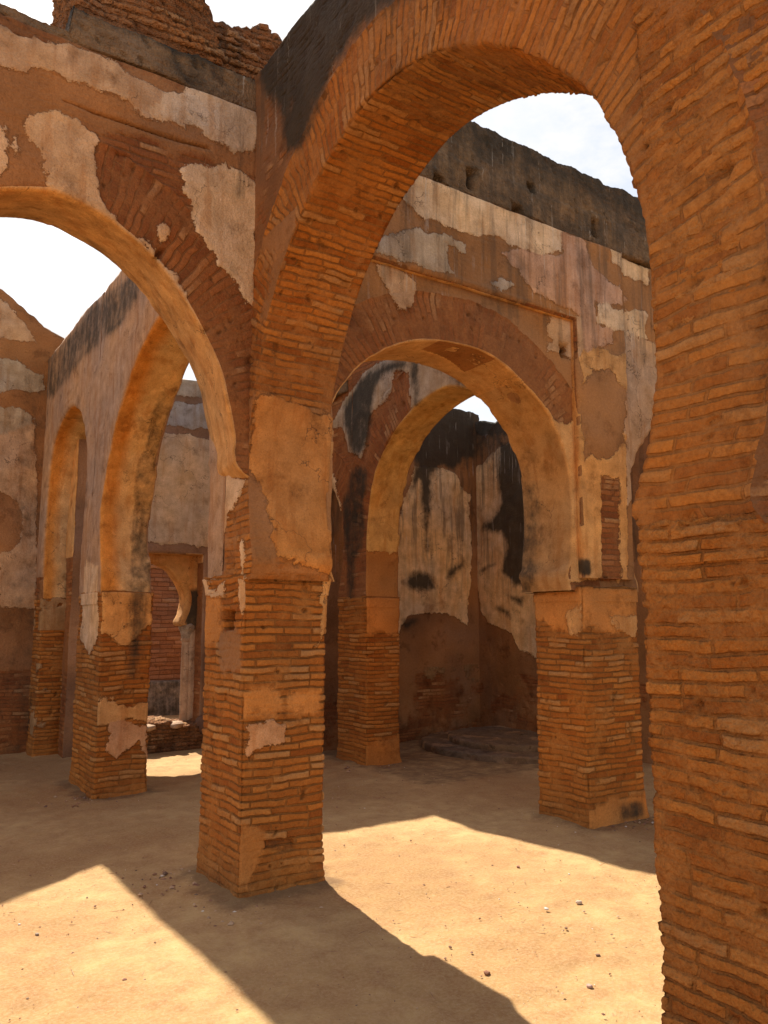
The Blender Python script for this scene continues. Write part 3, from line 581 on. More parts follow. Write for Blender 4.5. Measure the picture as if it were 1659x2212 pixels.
# ================================================================== ground
def build_ground():
    xs = np.r_[-400, -200, -100, -50, -25, -12, -6, -3, np.arange(-1.2, 9.0, .03), 12, 20, 40, 80, 160, 400]
    ys = np.r_[-400, -200, -100, -50, -25, -12, -6, -2, np.arange(.8, 11.5, .03), 14, 16, 20, 40, 80, 160, 400]
    X, Y = np.meshgrid(xs, ys, indexing='ij'); P = np.stack([X, Y, X * 0], -1).reshape(-1, 3)
    z = fbm(P, .9, 11, 3) * .022 + fbm(P, 9, 17, 2) * .006 + fbm(P, 5, 12, 3) * .012 + np.clip(fbm(P, 16, 15, 2) - .1, 0, 1) * .008
    inside = (P[:, 0] > -1.3) & (P[:, 0] < 9.2) & (P[:, 1] > .6) & (P[:, 1] < 11.6); 
    for (x0, x1, y0, y1) in ((A0, A1, B0, B0b), (A2, 5.65, B0, 5.0), (A0, 2.5, B1, 8.6), (A2, 5.41, B1, 8.35), (A0, 2.55, 1.02, 1.58), (A0, A1, 10.5, 10.9)):
        dx = np.maximum(np.maximum(x0 - P[:, 0], P[:, 0] - x1), 0); dy = np.maximum(np.maximum(y0 - P[:, 1], P[:, 1] - y1), 0)
        z = z + np.exp(-np.hypot(dx, dy) / .09) * (.018 + fbm(P, 4, 71) * .03)
    z = np.where(inside, z, -.02)
    P[:, 2] = z
    M = Mesh(); M.grid(P.reshape(len(xs), len(ys), 3), P.reshape(len(xs), len(ys), 3)[..., :2])
    m, t = nodes_for('trodden_sandy_earth'); g = G(t)
    pos = t.nodes.new('ShaderNodeNewGeometry').outputs['Position']
    a = g.noise(pos, .8, 4); b = g.noise(pos, 6, 6, .65); c = g.noise(pos, 60, 4, .7); d = g.noise(pos, 300, 2, .6)
    col = g.mix(g.ss(a, .35, .65), (.37, .21, .08), (.54, .35, .15))
    col = g.mix(g.mr(b, .35, .7, 0, .75), col, (.31, .15, .06))
    col = g.mix(g.mr(c, .4, .7, 0, .45), col, (.60, .41, .225))
    v = t.nodes.new('ShaderNodeTexVoronoi'); v.inputs['Scale'].default_value = 42; g.l(pos, v.inputs['Vector'])
    v2 = t.nodes.new('ShaderNodeTexVoronoi'); v2.inputs['Scale'].default_value = 120; g.l(pos, v2.inputs['Vector'])
    cl = g.ss(g.noise(pos, 2.1, 3), .42, .66)
    p1 = g.m('MULTIPLY', g.m('SUBTRACT', 1, g.ss(v.outputs['Distance'], .10, .16)), cl); p2 = g.m('SUBTRACT', 1, g.ss(v2.outputs['Distance'], .14, .22))
    col = g.mix(g.m('MULTIPLY', p1, .7), col, g.mix(g.m('GREATER_THAN', g.att('none') if False else v.outputs['Distance'], .05), (.30, .14, .07), (.55, .42, .28)))
    col = g.mix(g.m('MULTIPLY', p2, .5), col, g.ramp(g.noise(pos, 90, 1), [(.4, (.28, .15, .08)), (.6, (.62, .48, .33))]))
    # earth darker towards the feet of the piers and over the inner room floor
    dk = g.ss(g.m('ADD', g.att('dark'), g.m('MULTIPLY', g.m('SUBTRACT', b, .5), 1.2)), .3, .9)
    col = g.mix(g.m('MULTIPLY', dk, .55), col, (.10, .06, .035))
    h = g.m('ADD', g.m('MULTIPLY', b, .010), g.m('ADD', g.m('MULTIPLY', c, .005), g.m('ADD', g.m('MULTIPLY', d, .0012), g.m('ADD', g.m('MULTIPLY', p1, .006), g.m('MULTIPLY', p2, .002)))))
    bp = t.nodes.new('ShaderNodeBump'); bp.inputs['Distance'].default_value = 1; bp.inputs['Strength'].default_value = .8; g.l(h, bp.inputs['Height'])
    bs = t.nodes.new('ShaderNodeBsdfPrincipled'); g.l(col, bs.inputs['Base Color']); g.l(bp.outputs[0], bs.inputs['Normal']); bs.inputs['Roughness'].default_value = .95; bs.inputs['Specular IOR Level'].default_value = .15
    o = t.nodes.new('ShaderNodeOutputMaterial'); g.l(bs.outputs[0], o.inputs['Surface'])
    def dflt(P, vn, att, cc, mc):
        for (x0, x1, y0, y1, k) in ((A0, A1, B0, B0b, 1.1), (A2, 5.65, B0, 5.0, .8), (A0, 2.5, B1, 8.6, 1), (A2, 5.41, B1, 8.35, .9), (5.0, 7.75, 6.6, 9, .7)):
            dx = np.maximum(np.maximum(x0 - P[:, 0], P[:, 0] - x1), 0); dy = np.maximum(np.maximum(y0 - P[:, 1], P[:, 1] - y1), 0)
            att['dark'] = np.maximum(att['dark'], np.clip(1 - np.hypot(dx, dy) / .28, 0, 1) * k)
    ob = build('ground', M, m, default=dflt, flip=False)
    me = ob.data
    if me.polygons[0].normal.z < 0: me.flip_normals()
    ob['kind'] = 'structure'; return ob
build_ground()

# ================================================================== piers
def pier(key, x0, x1, y0, y1, label, step, flare=0.0, extra=None, group='brick piers carrying the arches', shaft_tone=None, chip=.03, top=IMP + .03, mat=None):
    r = root('brick_pier', ((x0 + x1) / 2, (y0 + y1) / 2, 0), label, 'pier', group)
    M = pier_mesh(x0, x1, y0, y1, -.06, top - .10, step)
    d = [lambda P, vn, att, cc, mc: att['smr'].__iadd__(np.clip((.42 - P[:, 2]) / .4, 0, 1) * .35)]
    if shaft_tone: d.append(shaft_tone)  # shaft-only colour: darker feet, darker sides, render and plaster patches
    if extra: d.append(extra)
    build('shaft', M, mat or m_pier, r, keys=(key,) if key else (), default=seq(*d), chip=both(chips(chip), wear(.012, 3)), flip=None)
    # impost: two slightly projecting courses
    cap = pier_mesh(x0 - .005, x1 + .005, y0 - .005, y1 + .005, top - .12, top, step, flare=flare)
    P = cap.P[0]; build('impost', cap, mat or m_pier, r, keys=(key,) if key else (), default=extra, chip=both(chips(chip * .7), wear(.014, 5)))
    return r
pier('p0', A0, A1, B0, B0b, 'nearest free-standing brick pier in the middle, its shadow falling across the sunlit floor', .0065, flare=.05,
     shaft_tone=setv('dark', lambda P, vn: np.clip(.34 - P[:, 2], 0, .3) * 1.3))
pier(None, A0, 2.55, 1.02, 1.58, 'huge close brick pier filling the right edge of the picture', .0065, chip=.035, mat=m_near,
     shaft_tone=setv('dark', lambda P, vn: np.clip(.5 - np.abs(P[:, 2] - .35), 0, .5) * .5))
def p3x(P, vn, att, cc, mc):
    s = (vn[:, 1] < -.3) & (P[:, 2] < .7); att['mud'][s] = np.clip(.16 - P[s, 2] + fbm(P[s], 2.2, 4) * .35, -.2, .2); mc[s] = COL['orange']
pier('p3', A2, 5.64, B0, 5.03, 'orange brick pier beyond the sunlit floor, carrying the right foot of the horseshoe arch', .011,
     extra=setv('dark', lambda P, vn: np.maximum(np.clip(.12 - P[:, 2], 0, .12) * 3, box(P, (5.3, 4.3, .0), (5.62, 4.7, .16)) * .8)), shaft_tone=p3x)
def plx(P, vn, att, cc, mc):
    s = vn[:, 0] < -.5; att['dark'][s] = np.maximum(att['dark'][s], .28)
    s = (P[:, 2] > .3) & (P[:, 2] < 1.2) & (vn[:, 1] < -.5); att['coat'][s] = .12 - np.abs(P[s, 2] - .76) + fbm(P[s], 3, 44) * .15; cc[s] = COL['ochre']
pier('pl', A0, 2.49, B1, 8.6, 'rear left pier with half orange, half mossy face', .011, extra=None, shaft_tone=plx)
def p4x(P, vn, att, cc, mc):
    s = (vn[:, 1] < -.5); att['mud'][s] = np.clip(.25 - P[s, 2] + fbm(P[s], 2.5, 14) * .4, -.2, .2); mc[s] = COL['orange']
    s = (vn[:, 0] < -.5); att['dark'][s] = .22
pier('p4', A2, 5.42, B1, 8.35, 'far pier seen through the horseshoe arch, one side grey and one side orange', .013, shaft_tone=p4x)
pier(None, A0, A1, 10.5, 10.92, 'far left pier of patchy brick and plaster in the corner of the ruin', .015,
     extra=seq(lambda P, vn, att, cc, mc: (att['coat'].__setitem__(slice(None), fbm(P, 2.6, 33) * .22 - .02 - .12 * ((P[:, 2] > 1.1) & (P[:, 2] < 1.5))), cc.__setitem__(slice(None), (.36, .23, .12))),
               setv('dark', lambda P, vn: np.clip(fbm(P, 2, 8) + .25, 0, .7) * (P[:, 2] < .9))))

# ================================================================== the arched walls
def rp(pts): return smooth(pts)
def both_build(r, ring, body, mring, mbody, keys, dring=None, dbody=None, ch=.022, wr=.012, post=None):
    a = build('arch_ring', ring, mring, r, keys=keys, default=dring, flip=None, chip=both(chips(ch, 13), wear(wr, 3)), post=post)
    b = build('wall_face', body, mbody, r, keys=keys, default=dbody, flip=None, chip=both(chips(ch), wear(wr, 3)), post=post)
    return a, b
def ragged(z, amp, sc_=1.6, seed=0): return lambda u: z + float(n1(u, sc_, seed, 4)[0]) * amp

# --- big brick arch crossing in front (wall along Y)
prof = rp([(1.57, IMP), (1.61, 1.95), (1.545, 2.15), (1.50, 2.40), (1.50, 2.72), (1.545, 3.0), (1.64, 3.27), (1.79, 3.53), (2.0, 3.76), (2.27, 3.98), (2.60, 4.15), (2.93, 4.23),
           (3.25, 4.22), (3.62, 4.08), (3.93, 3.85), (4.16, 3.57), (4.33, 3.27), (4.43, 2.97), (4.48, 2.65), (4.48, 2.35), (4.44, 2.10), (4.40, 1.97), (4.45, IMP)])
r = root('arched_wall', (A0, 3.0, IMP), 'large brown brick arch springing overhead from the near middle pier to the right edge', 'arch wall', 'arched walls of the ruin')
ring, body = arch_bay('y', A0, A1 - A0, prof, 1.05, 4.82, ragged(5.2, .05), .0115, .40, 2.5, 3.0, body_step=.014)
def dbig(P, vn, att, cc, mc):
    s = (np.abs(vn[:, 0]) > .5); att['mud'][s] = .03 + fbm(P[s], 1.3, 5) * .12 ; mc[s] = (.25, .125, .06)
    att['dark'] = np.maximum(att['dark'], np.clip((P[:, 2] - 3.9) / 1.6, 0, 1) * .55)
    att['wht'] = np.clip((P[:, 2] - 4.2), 0, .5)
def dbigring(P, vn, att, cc, mc):
    s = (P[:, 1] < 2.1); att['smr'][s] = .25
    s = (P[:, 1] > 3.9) & (P[:, 2] < 4) & (np.abs(vn[:, 0]) > .7); att['mud'][s] = .0 + fbm(P[s], 2.5, 51) * .1
both_build(r, ring, body, m_ring, m_arch, ('big',), dbigring, dbig, ch=.026)

# --- the arched wall on the left (wall along X), nearest bay
prof = rp([(-.35, -.05), (-.35, 1.0), (-.35, 2.2), (-.37, 2.7), (-.31, 3.05), (-.16, 3.4), (.03, 3.66), (.30, 3.87), (.55, 3.99), (.80, 4.05), (1.05, 4.0), (1.27, 3.9), (1.50, 3.71), (1.72, 3.45), (1.86, 3.2), (1.94, 2.95), (1.985, 2.74), (1.985, 2.63), (2.01, 2.55), (2.13, 2.47)])
r = root('arched_wall', (.8, B0, 2.3), 'left arch with a pale plastered soffit and peeling pink plaster around it, white sky behind', 'arch wall', 'arched walls of the ruin')
ring, body = arch_bay('x', B0, B0b - B0, prof, -1.1, 2.22, 4.93, .013, .36, 2.7, .8, body_step=.0145, splay=.12)
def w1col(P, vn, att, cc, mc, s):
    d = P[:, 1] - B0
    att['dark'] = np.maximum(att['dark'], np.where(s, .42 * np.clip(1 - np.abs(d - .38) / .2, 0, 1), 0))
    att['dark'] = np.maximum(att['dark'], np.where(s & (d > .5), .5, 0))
def w1ring(P, vn, att, cc, mc):
    s = np.abs(vn[:, 1]) > .6; att['smr'][s] += .12
def w1body(P, vn, att, cc, mc):
    att['wht'] = box(P, (1.78, 4.3, 4.3), (2.05, 4.6, 5.3), .1)
    att['dark'] = np.maximum(att['dark'], box(P, (-1, 4.3, 4.75), (1.2, 4.6, 5.1), .2) * .4)
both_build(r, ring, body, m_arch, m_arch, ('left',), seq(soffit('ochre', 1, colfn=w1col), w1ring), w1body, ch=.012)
M = slab('x', B0 + .015, .58, -1.1, 2.06, 4.935, lambda u: (5.19 if u > .84 else 4.99 + .1 * max(0, .35 - u)) + float(n1(u, 4, 3)[0]) * .05, .018)
build('parapet', M, m_top, r, default=seq(setv('dark', lambda P, vn: .35 + .5 * np.clip((P[:, 2] - 5.12) / .08, 0, 1) + .35 * box(P, (1.45, 4, 4.9), (1.75, 5, 5.5), .2)), setv('wht', lambda P, vn: box(P, (1.7, 4, 4.9), (2.05, 4.7, 5.4), .1))), chip=both(chips(.03), wear(.03, 5)))

# --- horseshoe arch wall on the right with a sunk rectangular frame
prof = rp([(2.66, IMP), (2.61, 1.98), (2.56, 2.2), (2.53, 2.5), (2.56, 2.88), (2.68, 3.16), (2.91, 3.43), (3.3, 3.65), (3.75, 3.72), (4.13, 3.68), (4.47, 3.5), (4.73, 3.27), (4.90, 2.92), (4.95, 2.52), (4.92, 2.14), (4.87, 1.99), (4.90, IMP)])
r = root('arched_wall', (3.75, B0, IMP), 'plastered wall with the wide horseshoe arch set in a rectangular frame, a small square hole at its upper corner', 'arch wall', 'arched walls of the ruin')
ring, body = arch_bay('x', B0 + .055, .545, prof, 2.52, 5.55, 4.93, .013, .36, 2.5, 3.74, body_step=.0145)
def sunk(P, vn, att, cc, mc):
    P = P.copy(); f = (P[:, 1] < B0 + .1) & (vn[:, 1] < -.35); u, z = P[:, 0], P[:, 2]
    hole = np.clip((.060 - np.abs(u - 4.90)) / .012, 0, 1) * np.clip((.07 - np.abs(z - 3.88)) / .012, 0, 1)
    P[f, 1] += (.14 * hole)[f]; m2 = f & (hole > .5); att['coat'][m2] = -.2; att['dark'][m2] = .9
    return P
def w3body(P, vn, att, cc, mc):
    s = np.abs(vn[:, 1]) > .5; att['mud'][s] = .2; mc[s] = (.34, .18, .08)
    att['dark'] = np.maximum(att['dark'], np.clip((P[:, 2] - 4.1) / 3.2, 0, .3) * s)
    att['dark'] = np.maximum(att['dark'], box(P, (4.98, 4.3, 1.98), (5.08, 4.6, 2.12), .05) * .9)
    att['wht'] = np.clip((P[:, 2] - 3.6) * 1.0, 0, .5)
def w3ring(P, vn, att, cc, mc):
    s = np.abs(vn[:, 1]) > .6
    att['smr'][s] = .22
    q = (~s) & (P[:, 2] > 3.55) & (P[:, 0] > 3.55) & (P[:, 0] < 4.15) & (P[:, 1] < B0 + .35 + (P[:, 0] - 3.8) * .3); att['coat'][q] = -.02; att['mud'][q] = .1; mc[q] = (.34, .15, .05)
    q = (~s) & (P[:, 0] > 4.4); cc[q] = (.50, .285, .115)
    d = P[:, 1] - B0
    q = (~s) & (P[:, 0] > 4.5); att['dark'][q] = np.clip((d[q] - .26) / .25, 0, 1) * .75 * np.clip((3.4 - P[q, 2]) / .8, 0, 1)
    q = (~s) & (np.hypot(P[:, 0] - 4.52, (P[:, 1] - 4.75) * 1.0) < .06) & (P[:, 2] > 3); att['coat'][q] = -.02; att['mud'][q] = .1
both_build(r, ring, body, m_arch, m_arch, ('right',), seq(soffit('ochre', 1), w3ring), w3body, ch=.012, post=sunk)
fp = resample([(2.60, IMP), (2.60, 4.18), (5.0, 4.17), (5.0, IMP + .1)], .014)[0]
fr_, fb_ = arch_bay('x', B0, .075, fp, 2.52, 5.63, 4.93, .014, .025, 3.2, 3.8, zb=IMP)
def frd(P, vn, att, cc, mc):
    w3body(P, vn, att, cc, mc); k = (np.abs(vn[:, 1]) < .8) & (P[:, 1] > B0 + .003); att['coat'][k] = .06; cc[k] = COL['ochre']
build('frame_moulding', fr_, m_arch, r, keys=('right',), default=frd, chip=both(chips(.012, 13), wear(.012, 3)))
build('frame_surround', fb_, m_arch, r, keys=('right',), default=w3body, chip=wear(.012, 3))
def w3top(P, vn, att, cc, mc):
    att['dark'][:] = .58 + .25 * np.clip((P[:, 2] - 5.25) / .2, 0, 1); att['wht'][:] = .75
    for u0, u1, za, zb_ in ((3.49, 3.58, 4.92, 4.98), (3.84, 3.90, 5.0, 5.16), (4.51, 4.58, 5.21, 5.28), (4.31, 4.41, 4.92, 4.98), (5.27, 5.34, 5.0, 5.16)):
        att['dark'] = np.maximum(att['dark'], 1.3 * box(P, (u0, 4, za), (u1, 4.65, zb_), .02))
def w3holes(P, vn, att, cc, mc):
    P = P.copy(); f = vn[:, 1] < -.4
    for u0, u1, za, zb_ in ((3.49, 3.58, 4.90, 5.0), (3.84, 3.90, 5.0, 5.17), (4.51, 4.58, 5.19, 5.28), (4.31, 4.41, 4.90, 5.0), (5.27, 5.34, 5.0, 5.17)):
        P[:, 1] += np.where(f, .14 * np.clip(box(P, (u0, 4, za), (u1, 5, zb_), .02) * 1.5, 0, 1), 0)
    P[:, 1] += np.where(f & (P[:, 2] < 5.21 + fbm(P, 3, 3) * .02), -.012, 0)
    return P
M = slab('x', B0 + .02, .56, 2.52, 7.85, 4.935, lambda u: 5.60 + float(n1(u, 1.3, 9)[0]) * .04 + float(n1(u, 8, 19)[0]) * .03, .018)
build('parapet', M, m_top, r, default=w3top, chip=both(chips(.02), wear(.02, 4)), post=w3holes)

# --- next bay of the same wall, mostly behind the near pier
prof = rp([(5.74, IMP), (5.70, 2.0), (5.62, 2.22), (5.615, 2.48), (5.66, 2.74), (5.77, 3.04), (5.98, 3.33), (6.3, 3.56), (6.7, 3.65), (7.1, 3.56), (7.4, 3.33), (7.6, 3.04), (7.68, 2.74), (7.7, 2.48), (7.68, 2.22), (7.6, 2.0), (7.62, IMP), (7.62, -.05)])
r = root('arched_wall', (6.7, B0, IMP), 'sliver of another plastered arch just left of the close right pier, behind the frame moulding', 'arch wall', 'arched walls of the ruin')
ring, body = arch_bay('x', B0 + .05, .55, prof, 5.55, 7.85, 4.93, .025, .06, 2.5, 6.7, body_step=.025)
both_build(r, ring, body, m_arch, m_arch, ('right',), seq(soffit('ochre', 1), fill('mud', 'mud')), w3body)

# --- second wall along Y beyond the sunlit floor: the inner arch
prof = rp([(5.10, 1.90), (5.06, 2.2), (5.08, 2.6), (5.14, 2.95), (5.30, 3.35), (5.62, 3.76), (6.0, 3.95), (6.3, 4.0), (6.72, 3.92), (7.16, 3.72), (7.5, 3.38), (7.66, 3.0), (7.72, 2.6), (7.73, 2.4), (7.73, 2.0), (7.73, IMP)])
r = root('arched_wall', (A2, 6.4, IMP), 'inner arch with a yellow soffit and soot-black plaster, seen through the horseshoe arch', 'arch wall', 'arched walls of the ruin')
ring, body = arch_bay('y', A2, A3 - A2, prof, 4.9, 8.04, ragged(5.1, .08), .019, .5, 2.5, 6.4)
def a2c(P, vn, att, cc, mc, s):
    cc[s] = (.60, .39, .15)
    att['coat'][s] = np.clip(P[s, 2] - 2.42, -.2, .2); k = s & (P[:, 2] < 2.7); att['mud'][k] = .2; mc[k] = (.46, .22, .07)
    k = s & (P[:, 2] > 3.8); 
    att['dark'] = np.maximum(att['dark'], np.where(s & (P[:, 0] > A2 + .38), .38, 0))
def a2body(P, vn, att, cc, mc):
    s = np.abs(vn[:, 0]) > .5; att['dark'][s] = np.maximum(att['dark'][s], .2)
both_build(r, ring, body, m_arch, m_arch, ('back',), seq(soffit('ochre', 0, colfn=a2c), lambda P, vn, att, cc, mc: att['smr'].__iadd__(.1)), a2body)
# --- its next bay
prof = rp([(8.42, IMP), (8.36, 2.0), (8.28, 2.25), (8.24, 2.6), (8.30, 2.95), (8.45, 3.2), (8.75, 3.45), (9.15, 3.55), (9.55, 3.45), (9.85, 3.2), (10.0, 2.95), (10.05, 2.6), (10.0, 2.25), (9.95, IMP), (9.95, -.05)])
r = root('arched_wall', (A2, 9.2, IMP), 'farthest inner arch, only its blackened left-hand edge showing beyond the far pier', 'arch wall', 'arched walls of the ruin')
ring, body = arch_bay('y', A2, A3 - A2, prof, 8.04, 10.3, ragged(5.1, .08), .025, .4, 2.5, 9.15)
both_build(r, ring, body, m_arch, m_arch, ('back',), None, a2body)

M = slab('y', A2 - .02, .34, 8.15, 10.2, 4.42, lambda u: 5.12 + float(n1(u, 3, 8)[0]) * .03, .03)  # added strip on the wall head, shaped only to straighten the floor's shadow edge
def shadow_lean(P, vn, att, cc, mc):
    P = P.copy(); P[:, 0] -= np.clip((P[:, 1] - 8.2) / 1.7, 0, 1) * .26 * (P[:, 0] < A2 + .16); return P
build('parapet', M, m_top, r, default=setv('dark', lambda P, vn: .6 + 0 * P[:, 0]), chip=wear(.02, 4), post=shadow_lean)
# --- the wall along Y continues behind the left arch: tall arch, then a smaller one
def extbody(P, vn, att, cc, mc):
    s = (np.abs(vn[:, 0]) > .5); 
    att['coat'][s] = np.where(P[s, 2] > 2.15, .12, np.where(P[s, 1] > 8.9, -.2, .05)); cc[s] = (.43, .285, .185)
    att['wht'] = np.clip((P[:, 2] - 4.2), 0, .7)
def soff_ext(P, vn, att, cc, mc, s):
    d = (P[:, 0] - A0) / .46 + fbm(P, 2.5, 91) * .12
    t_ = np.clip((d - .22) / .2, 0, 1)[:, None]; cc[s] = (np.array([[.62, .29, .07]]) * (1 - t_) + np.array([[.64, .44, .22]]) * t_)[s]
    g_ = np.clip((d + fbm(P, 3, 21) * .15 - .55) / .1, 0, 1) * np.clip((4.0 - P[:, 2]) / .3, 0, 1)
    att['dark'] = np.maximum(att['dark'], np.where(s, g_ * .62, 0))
prof = rp([(5.10, IMP), (5.13, 2.3), (5.12, 2.7), (5.16, 3.05), (5.28, 3.42), (5.48, 3.76), (5.8, 4.02), (6.2, 4.12), (6.6, 4.08), (7.0, 3.9), (7.4, 3.6), (7.68, 3.25), (7.85, 2.9), (7.92, 2.6), (7.88, 2.3), (7.78, 2.05), (7.74, IMP)])
r = root('arched_wall', (A0, 6.3, IMP), 'tall narrow-looking arch with a bright orange and mossy soffit, seen through the left arch', 'arch wall', 'arched walls of the ruin')
ring, body = arch_bay('y', A0, .46, prof, 4.82, 8.25, ragged(5.0, .10, 2.2, 4), .018, .06, 2.6, 6.3)
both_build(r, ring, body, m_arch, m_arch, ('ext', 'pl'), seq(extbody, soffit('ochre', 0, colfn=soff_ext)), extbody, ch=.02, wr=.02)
prof = rp([(8.64, IMP), (8.60, 2.4), (8.56, 2.9), (8.58, 3.3), (8.74, 3.65), (9.05, 3.95), (9.5, 4.09), (9.95, 4.02), (10.3, 3.85), (10.5, 3.5), (10.58, 3.0), (10.58, 2.5), (10.56, 2.1), (10.52, IMP)])
r = root('arched_wall', (A0, 9.55, IMP), 'small shadowy arch at the far left with orange plaster inside, next to the corner', 'arch wall', 'arched walls of the ruin')
ring, body = arch_bay('y', A0, .46, prof, 8.25, 10.95, ragged(5.05, .08, 2.2, 6), .022, .06, 2.8, 9.55)
both_build(r, ring, body, m_arch, m_arch, ('ext', 'pl'), seq(extbody, soffit('ochre', 0, colfn=soff_ext)), extbody, ch=.02, wr=.02)

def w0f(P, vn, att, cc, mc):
    k = (P[:, 1] < 1.06) & (vn[:, 1] < -.6) & (P[:, 0] > .9) & (P[:, 0] < 1.99); att['mud'][k] = .1 + fbm(P[k], 2, 62) * .1; mc[k] = (.045, .032, .022)  # corner darkening of the view put into the colour: near-black arch front
# --- arch over the viewer's right shoulder, springing from the close right pier
prof = rp([(-.55, -.05), (-.55, 2.6), (-.5, 3.4), (-.3, 4.0), (.1, 4.5), (.7, 4.75), (1.2, 4.6), (1.6, 4.3), (1.85, 3.98), (1.98, 3.66), (2.01, 3.3), (2.02, 2.9), (2.03, 2.4), (2.05, IMP)])
r = root('arched_wall', (.7, 1.03, 2.4), 'dim brown brick underside of a close arch rising at the right edge above the close pier', 'arch wall', 'arched walls of the ruin')
ring, body = arch_bay('x', 1.03, .465, prof, -1.2, 2.06, 5.2, .012, .5, 2.9, .7, body_step=.04)
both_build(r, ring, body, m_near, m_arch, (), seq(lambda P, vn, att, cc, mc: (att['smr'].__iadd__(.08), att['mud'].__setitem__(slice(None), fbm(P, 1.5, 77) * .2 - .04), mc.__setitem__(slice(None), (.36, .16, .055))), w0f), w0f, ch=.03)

# ================================================================== masonry remains on the wall heads
tagd = seq(setv('dark', lambda P, vn: np.clip((5.5 - P[:, 2]) * .9, 0, .35)), setv('smr', lambda P, vn: .1 + 0 * P[:, 0]))
M = slab('x', B0 + .06, .56, .88, 1.74, 5.12, lambda u: 5.98 + .3 * math.sin(min(1, (u - .88) / .35) * 1.57) - max(0, u - 1.38) * 2.1 + float(n1(u, 5, 2)[0]) * .06, .016, roundness=.35)
o = build('masonry_stump', M, m_lump, None, default=tagd, chip=wear(.06, 4), origin=(1.25, 4.8, 5.12))
tag(o, 'large leaning stump of broken masonry topping the left wall, cut by the picture edge', 'masonry remnant')
M = slab('x', B0 + .05, .5, 1.70, 2.34, 5.14, lambda u: 5.50 + .14 * math.exp(-((u - 2.08) / .18) ** 2) - max(0, u - 2.18) * 1.2 + float(n1(u, 7, 4)[0]) * .05, .012, roundness=.3)
o = build('masonry_stump', M, m_lump, None, default=seq(setv('wht', lambda P, vn: box(P, (1.74, 4.3, 5.2), (2.05, 4.7, 5.8), .08) * 1.3), setv('dark', lambda P, vn: box(P, (1.6, 4, 5), (1.95, 5, 5.45), .15) * .7)), chip=wear(.06, 5), origin=(2.0, 4.8, 5.14))
tag(o, 'small lumpy masonry stump streaked with white droppings where the two walls meet', 'masonry remnant')

# ================================================================== end walls
def endtop(u): return float(np.interp(u, [-3, 1.26, 1.6, 1.92, 2.2, 2.45, 2.7], [6.6, 5.95, 5.72, 5.50, 5.36, 5.18, 4.95])) + float(n1(u, 3, 5)[0]) * .05
r = root('end_wall', (.5, 10.9, 0), 'far left end wall with peeling plaster and a broken top sloping down to the corner', 'wall')
M = slab('x', 10.9, .5, -3.0, 2.62, -.06, endtop, .026)
build('wall_face', M, m_arch, r, keys=('end',), default=seq(fill('mud', 'mud', lambda P, vn: P[:, 2] > 1.0, .05), setv('dark', lambda P, vn: np.clip((1.9 - P[:, 2]) * .35, 0, .45)), setv('dark', lambda P, vn: .55 * box(P, (1.6, 10, -.1), (2.2, 11, 4.9), .3))), chip=both(chips(.03), wear(.03, 3)))
# doorway wall
r = root('end_wall', (3.6, 10.25, 0), 'far pale plastered wall holding the doorway, blue-grey bands along its top', 'wall')
prof = resample([(2.62, -.06), (2.62, 2.51), (3.99, 2.51), (3.99, -.06)], .02)[0]
ring, body = arch_bay('x', 10.25, .5, prof, 2.3, 4.80, ragged(4.88, .03), .02, .10, 2.2, 3.3, zb=0)
def ew(P, vn, att, cc, mc):
    s = np.abs(vn[:, 1]) > .5; att['mud'][s] = .15; mc[s] = (.28, .17, .11)
    k = ~s & (P[:, 2] > 2.4); att['coat'][k] = .2; cc[k] = COL['ochre']
both_build(r, ring, body, m_arch, m_arch, ('end',), ew, ew, ch=.01)
# horseshoe door frame with engaged colonnettes, set in the recess
r = root('doorway', (3.3, 10.47, 0), 'small horseshoe doorway with slim columns in the far recess', 'doorway')
prof = rp([(2.80, 1.56), (2.83, 1.60), (2.77, 1.75), (2.75, 1.90), (2.79, 2.03), (2.88, 2.18), (3.03, 2.33), (3.30, 2.42), (3.57, 2.33), (3.71, 2.18), (3.81, 2.03), (3.84, 1.90), (3.82, 1.75), (3.76, 1.60), (3.79, 1.56)])
ring, body = arch_bay('x', 10.47, .22, prof, 2.57, 4.03, 2.54, .012, .07, 1.9, 3.3, zb=1.55)
build('arch_ring', ring, m_arch, r, default=seq(fill('coat', 'ochre')), chip=wear(.006, 5))
build('wall_face', body, m_arch, r, default=seq(fill('coat', 'ochre'), setv('dark', lambda P, vn: box(P, (3.8, 10, 1.5), (4.1, 11, 2.05), .12) * .9)), chip=wear(.006, 5))
def lathe(cx_, cy_, prof_, nseg=40):
    pr_, s_ = resample(prof_, .012); a = np.linspace(0, 2 * math.pi, nseg + 1)
    P = np.stack([cx_ + pr_[:, :1] * np.cos(a), cy_ + pr_[:, :1] * np.sin(a), np.repeat(pr_[:, 1:], nseg + 1, 1)], -1)
    UV = np.stack([np.broadcast_to(a * .05, P.shape[:2]), P[..., 2]], -1); M = Mesh(); M.grid(P, UV); return M
